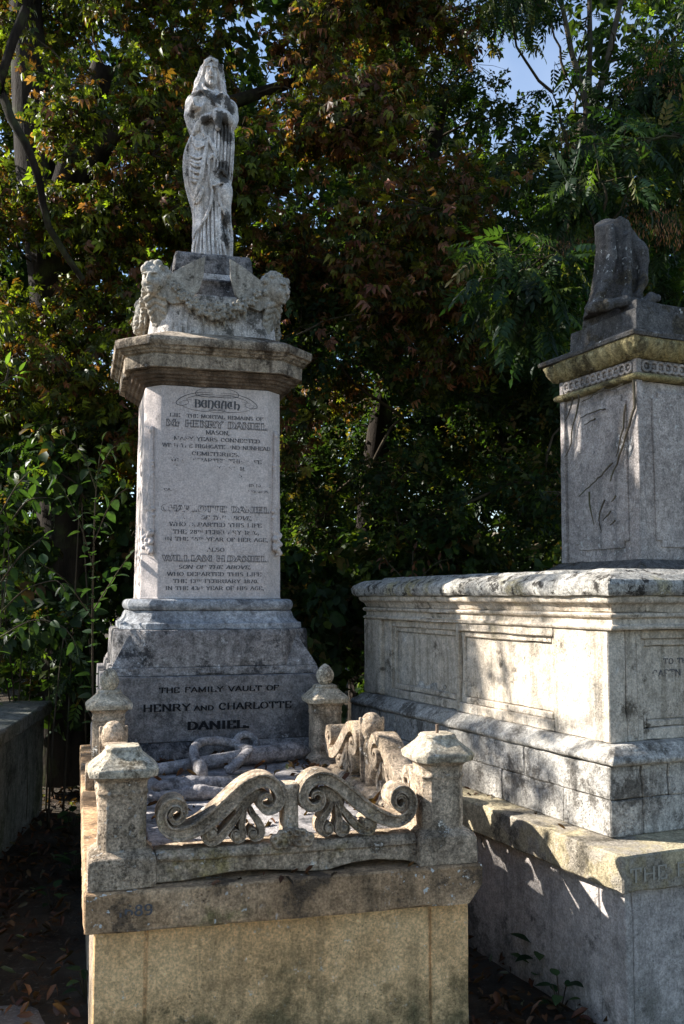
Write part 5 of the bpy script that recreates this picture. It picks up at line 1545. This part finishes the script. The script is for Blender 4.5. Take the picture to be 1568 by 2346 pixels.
make_tree('chestnut_tree', 'large horse chestnut with browning palmate leaves and dark trunk behind the statue', px(150, 1640, 8.2) * Vector((1, 1, 0)),
          [P3(150, 1790, 8.2), P3(155, 1400, 8.2), P3(150, 1050, 8.2), P3(130, 780, 8.2), P3(105, 500, 8.2), P3(75, 230, 8.2), P3(50, -150, 8.3), P3(40, -600, 8.5)], [.27, .24, .21, .17, .12], cl,
          [T_CHESTL, T_CHESTL, T_CURL], .078, CPAL, 235, 5, palfn=cpal, twig_per=9, bmax=.009,
          limbs=[([P3(135, 480, 8.1), P3(170, 360, 7.9), P3(205, 250, 7.8), P3(238, 150, 7.7)], (.14, .10)), ([P3(150, 470, 8.1), P3(230, 340, 7.9), P3(330, 290, 7.8), P3(480, 250, 7.9), P3(700, 180, 8.2)], (.13, .04)),
                 ([P3(190, 640, 6.7), P3(112, 520, 6.5), P3(92, 420, 6.4), P3(60, 330, 6.3), P3(25, 270, 6.3), P3(5, 170, 6.3), P3(60, 20, 6.3)], (.022, .034))])

# ---- ash on the right with pinnate leaves and hanging keys
APAL = [((.032, .056, .018), 4), ((.022, .043, .018), 4), ((.085, .115, .025), 1.5), ((.14, .13, .035), .5)]
def rej_a(x, y, rs): return (1200 < x < 1410 and y < 270 and rs.random() < .80)
cl = scatter(78, (1120, 1800), (-250, 1000), (7.4, 9.6), (.38, .6), rs0, rej_a)
cl += scatter(20, (1120, 1285), (540, 800), (5.6, 6.6), (.20, .32), rs0)
cl += scatter(16, (1290, 1600), (270, 470), (6.2, 7.2), (.22, .36), rs0)
cl += scatter(12, (1225, 1420), (-20, 270), (8.4, 9.4), (.10, .16), rs0)
ash = make_tree('ash_tree', 'ash tree with drooping pinnate green leaves and brown seed bunches above the dark pillar', px(1300, 1700, 9.3) * Vector((1, 1, 0)),
          [P3(1290, 1750, 9.3), P3(1298, 1300, 9.3), P3(1300, 900, 9.3), P3(1300, 640, 9.2), P3(1325, 400, 9.2), P3(1345, 280, 9.2)], [.20, .17, .13, .09], cl, [T_ASH, T_ASHL], .21, APAL, 85, 6, bark=BARK2,
          limbs=[([P3(1330, 380, 9.2), P3(1345, 250, 9.1), P3(1310, 120, 9.1), P3(1275, -60, 9.1)], (.045, .02)), ([P3(1345, 290, 9.2), P3(1352, 100, 9.2), P3(1348, -120, 9.3)], (.035, .02)), ([P3(1345, 300, 9.2), P3(1390, 150, 9.1), P3(1440, -80, 9.1)], (.045, .02)),
                 ([P3(1305, 560, 9.2), P3(1400, 420, 8.8), P3(1520, 300, 8.4), P3(1700, 180, 8.2)], (.07, .03)), ([P3(1300, 850, 9.2), P3(1260, 760, 8.0), P3(1220, 660, 6.6), P3(1190, 640, 6.0)], (.05, .015)), ([P3(1420, 420, 8.7), P3(1430, 380, 7.4), P3(1440, 350, 6.6)], (.04, .015))], droop=.8)
def key_bunch(c, n, L, seed):
    r = np.random.default_rng(seed)
    g = Geo()
    tm = leaflet(1., .20, .0, .05, .6, False)
    P = np.c_[r.normal(0, L * .28, n), r.normal(0, L * .28, n), -r.uniform(0, L, n)]
    ax = np.c_[r.normal(0, .25, (n, 2)), np.full(n, -1.)]
    leaf_cloud(g, tm, P, ax, r.normal(size=(n, 3)), r.uniform(.030, .045, n), pick([((.30, .13, .055), 3), ((.20, .085, .035), 2), ((.36, .20, .10), 1)], n, r))
    twigs(g, np.array([[0, 0, .08]]), np.array([[0, 0, -L * .7]]), .003, .0015)
    o = link('seed_bunch', g.mesh('seed_bunch', DRYLEAF), ash)
    o.location = Vector(c) - ash.location
    o['kind'] = 'stuff'
for i, (x, y, Y, L, n) in enumerate([(1455, 455, 6.4, .17, 80), (1490, 470, 6.5, .20, 100), (1525, 480, 6.4, .22, 110), (1550, 505, 6.5, .2, 90), (1475, 500, 6.3, .13, 60), (1300, 545, 7.0, .18, 70), (1330, 540, 7.2, .14, 50), (1500, 100, 7.5, .25, 90), (1440, 150, 7.6, .2, 70), (1545, 170, 7.4, .22, 80), (1300, 300, 8.2, .2, 60), (1420, 230, 8, .2, 60)]):
    key_bunch(px(x, y, Y), n, L, 70 + i)

# ---- ivy-clad evergreen in the middle distance, and undergrowth
IPAL = [((.022, .042, .016), 4), ((.035, .055, .018), 3), ((.075, .10, .02), 1.6), ((.12, .085, .03), 1.)]
cl = scatter(95, (560, 1330), (620, 1400), (7.4, 10.2), (.4, .65), rs0)
make_tree('ivy_clad_tree', 'dark ivy-clad tree filling the gap between pedestal and pillar', px(830, 1640, 9.4) * Vector((1, 1, 0)),
          [P3(830, 1760, 9.4), P3(840, 1300, 9.4), P3(880, 900, 9.4), P3(960, 500, 9.6), P3(1020, 200, 9.8)], [.17, .14, .11, .05], cl + scatter(26, (850, 1180), (60, 620), (9.3, 11), (.35, .6), rs0, lambda x, y, r: r.random() < .35), [T_SPRIG], .13, IPAL, 120, 8, droop=.5, twig_per=9)
def bush(name, label, cen, regs, tm, size, pal, n, seed, group=None, cat='bush'):
    b = Vector((cen[0], cen[1], 0))
    st = [tuple(b), tuple(b + Vector((.02, 0, .25))), (cen[0], cen[1], max(.4, cen[2] * .6))]
    lm = []
    for c, r in regs[::2]:      # separate canes from the ground
        x, y, z = c
        jx, jy = random.uniform(-.18, .18), random.uniform(-.15, .15)
        lm.append(([(x + jx, y + jy, -.03), (x + jx * .6, y + jy, z * .5), (x, y, z)], (.009, .004)))
    return make_tree(name, label, b, st, [.03, .02, .012], regs, tm, size, pal, n, seed, bark=TWIG, cat=cat, group=group, bmax=.006, limbs=lm)
UPAL = [((.024, .044, .016), 4), ((.036, .060, .018), 3), ((.08, .11, .022), 1.2), ((.08, .05, .02), .6)]
bush('bramble', 'low dark bramble thicket behind the mossy low tomb', P3(90, 1500, 8.6), scatter(34, (-150, 330), (1150, 1720), (7.9, 9.2), (.3, .5), rs0), [T_IVY, T_SPRIG], .20, UPAL, 60, 31)
bush('laurel_bush', 'leafy green bush to the left behind the pedestal shaft', P3(60, 1500, 6.9), scatter(34, (-180, 260), (980, 1560), (7.0, 7.8), (.22, .40), rs0), [T_IVY, T_ASHL], .17, UPAL, 60, 32)
bush('privet_bush', 'dim low bush between the pedestal and the far end of the chest tomb', P3(740, 1500, 8.0), scatter(26, (560, 900), (1250, 1640), (7.4, 8.8), (.25, .42), rs0), [T_SPRIG, T_IVY], .19, IPAL, 60, 33)
bush('nettle_bush', 'low green bush beyond the far corner of the chest tomb', P3(1050, 1500, 8.6), scatter(22, (850, 1300), (1200, 1500), (7.6, 9.2), (.25, .45), rs0), [T_SPRIG, T_IVY], .19, UPAL, 55, 34)

# ---- lime tree out of the frame to the left: its crown shades the statue and dapples the tombs
def toward(p, t): return Vector(p) + SUN * t
cl = []
def shade(target, spread, n, rr, tr=(6.8, 9.5)):
    for _ in range(n):
        o = Vector(rs0.normal(0, 1, 3)); o -= SUN * o.dot(SUN); o = o.normalized() * spread * rs0.uniform(0, 1) ** .5
        cl.append((tuple(toward(target, rs0.uniform(*tr)) + o), rs0.uniform(*rr)))
for z in (3.75, 4.05, 4.35, 4.65, 4.95): shade(PC + Vector((0, 0, z - Z0)), .16, 3, (.26, .36))
shade(PC + Vector((0, 0, 3.25 - Z0)), .3, 3, (.2, .32)); shade(PC + Vector((0, 0, 2.2 - Z0)), .5, 3, (.25, .4)); shade(PC + Vector((0, 0, 1.2 - Z0)), .5, 5, (.25, .4))
shade(rw(.2, 1.1, 1.2), .45, 5, (.20, .34)); shade(rw(.2, .75, .85), .35, 3, (.2, .3)); shade(rw(1.1, 1.3, 2.2), .45, 5, (.18, .28)); shade(rw(1.2, 1.3, 3.1), .6, 6, (.3, .45)); shade(rw(.4, 1.7, 1.68), .3, 3, (.2, .32))
shade(mw(.7, 1.3, .8), .35, 3, (.2, .3))
for q in (rw(.2, .55, 1.05), rw(.2, .95, 1.25), rw(.2, .8, .8), rw(.1, .7, 1.66), rw(.2, .38, 1.15)): shade(q, .20, 2, (.10, .16), (4.4, 5.4))
for q in ((-1.6, 4.0, .1), (-1.3, 5.2, .1), (-1.5, 3.0, .1), (-2.2, 6.0, .8), (-2.3, 7.2, .8)): shade(Vector(q), .45, 5, (.35, .5))
for q in ((-1.7, 4.8, 1.4), (-1.8, 5.2, 2.0), (-2.2, 6.6, 1.8), (-2.4, 7.3, 2.2), (-2.6, 7.2, 1.3), (-2.0, 5.8, 1.0)): shade(Vector(q), .4, 4, (.3, .45))
LPAL = [((.07, .10, .025), 3), ((.10, .13, .03), 2)]
SAVED = list(GAPS)
GAPS[:] = [(mw(.10, .12, 1.0), .16), (mw(.45, .10, 1.0), .13), (mw(.9, .10, .98), .15), (mw(1.24, .12, 1.0), .15), (mw(1.24, .75, 1.0), .15), (rw(.2, .40, 1.30), .20), (rw(.1, .35, 1.66), .22), (rw(.15, .35, .9), .10), (rw(.2, 1.0, 1.3), .09), (rw(.2, 1.25, 1.15), .09), (rw(.2, 2.45, 1.3), .16), (rw(0, .2, .62), .20), (rw(0, .8, .64), .12), (mw(.33, 2.2, 2.70), .07), (mw(.36, 2.25, 3.18), .07), (mw(.05, .1, .35), .22), (mw(.22, 2.1, 1.34), .06), (mw(.04, .3, .9), .15)]
make_tree('lime_tree', 'lime tree standing left of the path, beyond the low tomb', (-6.4, 7.6, 0), [(-6.4, 7.6, -.05), (-6.35, 7.6, 2.0), (-6.4, 7.65, 4.0), (-6.3, 7.6, 6.2), (-6.2, 7.7, 8.2)], [.22, .19, .14, .06], cl, [T_SPRIG], .13, LPAL, 95, 77, bark=BARK2)
GAPS[:] = SAVED

# ---- saplings whose single leaves can be picked out
def leaf_meshes(pal, L, W, seed, n=6, mat=None):
    r = np.random.default_rng(seed); out = []
    for i in range(n):
        t = np.linspace(0, 1, 7); w = W * np.sin(math.pi * t ** .8) ** .8; w[0] = w[-1] = 0.
        V = []; dr = r.uniform(.1, .35); fo = r.uniform(.1, .35)
        for k in range(7):
            z = -dr * L * t[k] ** 2
            for s in (-1, 0, 1): V.append((s * w[k] / 2 * L / L, t[k] * L, z + fo * abs(s) * w[k] / 2))
        F = [(k * 3 + j, k * 3 + j + 1, k * 3 + j + 4, k * 3 + j + 3) for k in range(6) for j in (0, 1)]
        c = pick(pal, 1, r)[0]
        me = fastmesh('leaf', V, [np.array(F)], mat or LEAF, np.tile(c, (21, 1)), True)
        out.append(me)
    return out
def put_leaf(parent, me, p, d, up, s=1.):
    d = Vector(d).normalized(); x = d.cross(Vector(up)).normalized(); z = x.cross(d)
    o = link('leaf', me, parent)
    o.matrix_local = Matrix.Translation(Vector(p)) @ Matrix((x, d, z)).transposed().to_4x4() @ Matrix.Scale(s, 4)
    return o
def sapling(name, label, base, shoots, meshes, step, seed, cat='sapling', group=None, size=1., stem_r=.008, droop=.25, leaflets=0):
    """shoots: world polylines; leaves in opposite pairs along every shoot, single objects"""
    r = np.random.default_rng(seed)
    root = empty(name, base, 0, label, cat, group)
    b = np.array(base)
    n = 0
    for k, sh in enumerate(shoots):
        P = dense([tuple(p) for p in sh], .03)
        G = Geo(); tube_geo(G, P - b, np.linspace(stem_r * (1 if k == 0 else .6), .002, len(P)), 5)
        link('stem', G.mesh('stem', TWIG, True, False), root)
        s = np.r_[0, np.cumsum(np.linalg.norm(np.diff(P, axis=0), axis=1))]
        d0 = s[-1] * (.35 if k == 0 else .15)
        while d0 < s[-1]:
            p = np.array([np.interp(d0, s, P[:, i]) for i in range(3)])
            j = min(len(P) - 2, int(np.searchsorted(s, d0))); T = unit(P[j + 1] - P[j] + 1e-6)
            a = r.uniform(0, 6.28)
            side = unit(np.cross(T, [math.cos(a), math.sin(a), .2]))
            for sg in (-1, 1):
                d = side * sg + T * .5 + np.array([0, 0, -droop]) + r.normal(0, .15, 3)
                q = p - b + unit(d) * .012
                put_leaf(root, meshes[r.integers(len(meshes))], q, d, np.array([0, 0, 1.]) + r.normal(0, .3, 3), size * r.uniform(.65, 1.15)); n += 1
            d0 += step * r.uniform(.7, 1.3)
        put_leaf(root, meshes[0], P[-1] - b, T + r.normal(0, .1, 3), (0, .1, 1), size * .8)
    return root
EL = leaf_meshes([((.034, .062, .018), 3), ((.048, .078, .02), 2)], .078, .036, 3)
EL2 = leaf_meshes([((.024, .048, .02), 3), ((.034, .06, .022), 2)], .078, .048, 4)
b = px(225, 1850, 5.6) * Vector((1, 1, 0))
sapling('elder_sapling', 'upright elder sapling with toothed dull green leaves left of the pedestal shaft', b,
        [[b, P3(212, 1500, 5.6), P3(215, 1250, 5.6), P3(222, 1100, 5.6), P3(235, 1010, 5.6)], [P3(214, 1300, 5.6), P3(180, 1190, 5.5), P3(150, 1130, 5.45)], [P3(216, 1240, 5.6), P3(255, 1150, 5.6), P3(290, 1120, 5.7)],
         [P3(220, 1120, 5.6), P3(190, 1040, 5.55), P3(160, 1010, 5.5)], [P3(222, 1090, 5.6), P3(255, 1030, 5.6), P3(275, 1020, 5.6)], [P3(213, 1420, 5.6), P3(150, 1330, 5.4), P3(90, 1290, 5.3)], [P3(213, 1400, 5.6), P3(270, 1310, 5.8), P3(300, 1270, 5.9)]], EL2, .075, 5, size=1.0)
b = Vector((-1.72, 4.65, 0))
sapling('spindle_sapling', 'sapling with bright oval leaves drooping beside the mossy low tomb', b,
        [[b, (-1.74, 4.65, .8), P3(20, 1300, 4.6), P3(10, 1180, 4.6)], [P3(5, 1400, 4.6), P3(60, 1350, 4.5), P3(130, 1330, 4.45), P3(150, 1355, 4.4)], [P3(5, 1330, 4.6), P3(50, 1270, 4.5), P3(100, 1230, 4.5)],
         [P3(0, 1460, 4.6), P3(80, 1420, 4.45), P3(150, 1440, 4.4), P3(175, 1480, 4.4)], [P3(10, 1220, 4.6), P3(60, 1150, 4.55), P3(110, 1140, 4.5)], [P3(0, 1180, 4.6), P3(40, 1110, 4.6), P3(70, 1080, 4.6)]], EL, .085, 6, size=.95, droop=.4)
b = Vector((-1.75, 2.75, 0))
sapling('dogwood_sapling', 'thin dogwood stem whose leafy tip reaches in over the path', b, [[b, (-1.7, 2.75, .9), (-1.45, 2.75, 1.7), P3(-60, 905, 2.75), P3(0, 880, 2.75), P3(28, 862, 2.75), P3(45, 857, 2.75)], [P3(14, 870, 2.75), P3(20, 845, 2.75), P3(15, 835, 2.75)]],
        leaf_meshes([((.09, .15, .035), 3), ((.11, .17, .04), 2)], .062, .022, 8), .05, 9, size=.8, stem_r=.006, droop=.0)

# ---- dried dock stalks behind the chest tomb
DK = leaf_meshes([((.13, .055, .03), 3), ((.10, .05, .028), 2)], .09, .03, 12, mat=DRYLEAF)
b = px(960, 1420, 7.2) * Vector((1, 1, 0))
sapling('dried_dock', 'dry brown dock stalks with curled leaves beyond the chest tomb lid', b, [[b, P3(945, 1330, 7.2), P3(950, 1262, 7.2)], [P3(945, 1345, 7.2), P3(890, 1290, 7.1), P3(880, 1270, 7.1), P3(872, 1290, 7.1)], [P3(948, 1340, 7.2), P3(1000, 1290, 7.2), P3(1040, 1280, 7.2)]], DK, .07, 13, cat='plant', size=.8)

# ---- weeds at the foot of the walls
WD = leaf_meshes([((.030, .065, .025), 3), ((.045, .085, .03), 2)], .085, .055, 15)
def weed(label, p, n, s, seed):
    r = np.random.default_rng(seed)
    root = empty('weed', p, r.uniform(0, 6), label, 'weed', None)
    for i in range(n):
        a = i * 2.4 + r.uniform(-.3, .3); h = .04 + .12 * s * i / n
        d = Vector((math.cos(a), math.sin(a), r.uniform(.0, .6)))
        q = Vector((.03 * math.cos(a), .03 * math.sin(a), h))
        G = Geo(); tube_geo(G, [(0, 0, 0), tuple(q * .6), tuple(q)], .003, 4)
        link('stem', G.mesh('stem', TWIG, True, False), root)
        put_leaf(root, WD[i % 6], q, d, (0, 0, 1), s * r.uniform(.75, 1.2))
def gz(p): return (p[0], p[1], ground_h(p[0], p[1]) - .03)
def gpt(x, y):
    d = px(x, y, 1.) - Vector((0, 0, EYE)); t = -EYE / d.z
    return gz((d.x * t, d.y * t))
for i, (x, y, n, s, lb) in enumerate([(1128, 2165, 9, .95, 'dark green weed deep in the gap between the two vaults'), (1240, 2262, 12, 1.15, 'largest leafy weed at the foot of the grey plinth wall'), (1285, 2330, 8, .8, 'small weed by the plinth wall near the corner pier'),
                                       (175, 2010, 12, 1.2, 'weed sprouting against the ochre vault side by the path'), (165, 1905, 10, 1.1, 'weed between the low tomb and the vault'), (196, 2290, 7, .8, 'small bright weed at the foot of the ochre vault corner'), (120, 2080, 6, .8, 'weed in the leaf litter at the path edge')]):
    weed(lb, gpt(x, y), n, s, 90 + i)

# ---- fallen leaves
FP = [((.10, .042, .02), 3), ((.07, .034, .018), 3), ((.15, .08, .04), 1.2), ((.045, .026, .016), 3), ((.15, .145, .09), .5)]
def litter(name, label, pts, nrm_jit, size, seed, extra=None):
    r = np.random.default_rng(seed)
    n = len(pts); g = Geo()
    tm = [leaflet(1., .5, .35, .35, .5, True), leaflet(1., .42, .6, -.5, .5, True), leaflet(1., .3, .5, .7, .5, True)]
    ax = np.c_[r.normal(size=(n, 2)), r.normal(0, .25, n)]
    up = np.array([0, 0, 1.]) + r.normal(0, nrm_jit, (n, 3))
    c = pick(FP, n, r); s = size * r.uniform(.5, 1.25, n); w = r.integers(0, 3, n)
    for i in range(3):
        m = w == i
        if m.any(): leaf_cloud(g, tm[i], pts[m], ax[m], up[m], s[m], c[m])
    return tag(link(name, g.mesh(name, DRYLEAF)), label, 'leaves', kind='stuff')
r = np.random.default_rng(21)
pts = []
while len(pts) < 8500:
    x, y = r.uniform(-4.5, 1.6), r.uniform(1.5, 9.5)
    p = Vector((x, y, 0)) - MO
    u, v_ = p.dot(MU), p.dot(MV)
    if -.02 < u < 1.37 and -.03 < v_ < 3.25: continue
    if x < -.9 and y < 3.6 and r.random() < .80: continue
    pts.append((x, y, ground_h(x, y) - .012 + r.uniform(0, .025)))
litter('fallen_leaves', 'brown fallen leaves scattered over the ground between the tombs', np.array(pts), .45, .058, 22)
pts = []
for i in range(330):
    u = r.uniform(.20, 1.16); v_ = r.uniform(.2, 1.9)
    if r.random() < .6: u, v_ = (r.normal(1.10, .05), r.uniform(.3, 1.7)) if r.random() < .65 else (r.uniform(.25, 1.1), r.normal(1.86, .04))
    z = .750 if (.23 < u < 1.12 and .27 < v_ < 1.92) else .724
    if u > 1.17 or u < .18 or v_ > 1.92: continue
    pts.append(tuple(mw(u, v_, z + r.uniform(.002, .018))))
litter('fallen_leaves', 'brown fallen leaves caught on the ledger inside the scroll kerb', np.array(pts), .5, .058, 23)
pts = [tuple(rw(r.uniform(.02, .12), r.uniform(.3, 2.6), .682 + r.uniform(.003, .008))) for _ in range(26)]
litter('fallen_leaves', 'few small fallen leaves on the ochre ledge of the chest tomb', np.array(pts), .2, .045, 24)
pts = [tuple(mw(r.uniform(.3, 1.1), r.uniform(.005, .045), .668 + r.uniform(.003, .006))) for _ in range(10)]
litter('fallen_leaves', 'a few dead leaves on the front ledge under the scroll kerb', np.array(pts), .2, .035, 25)
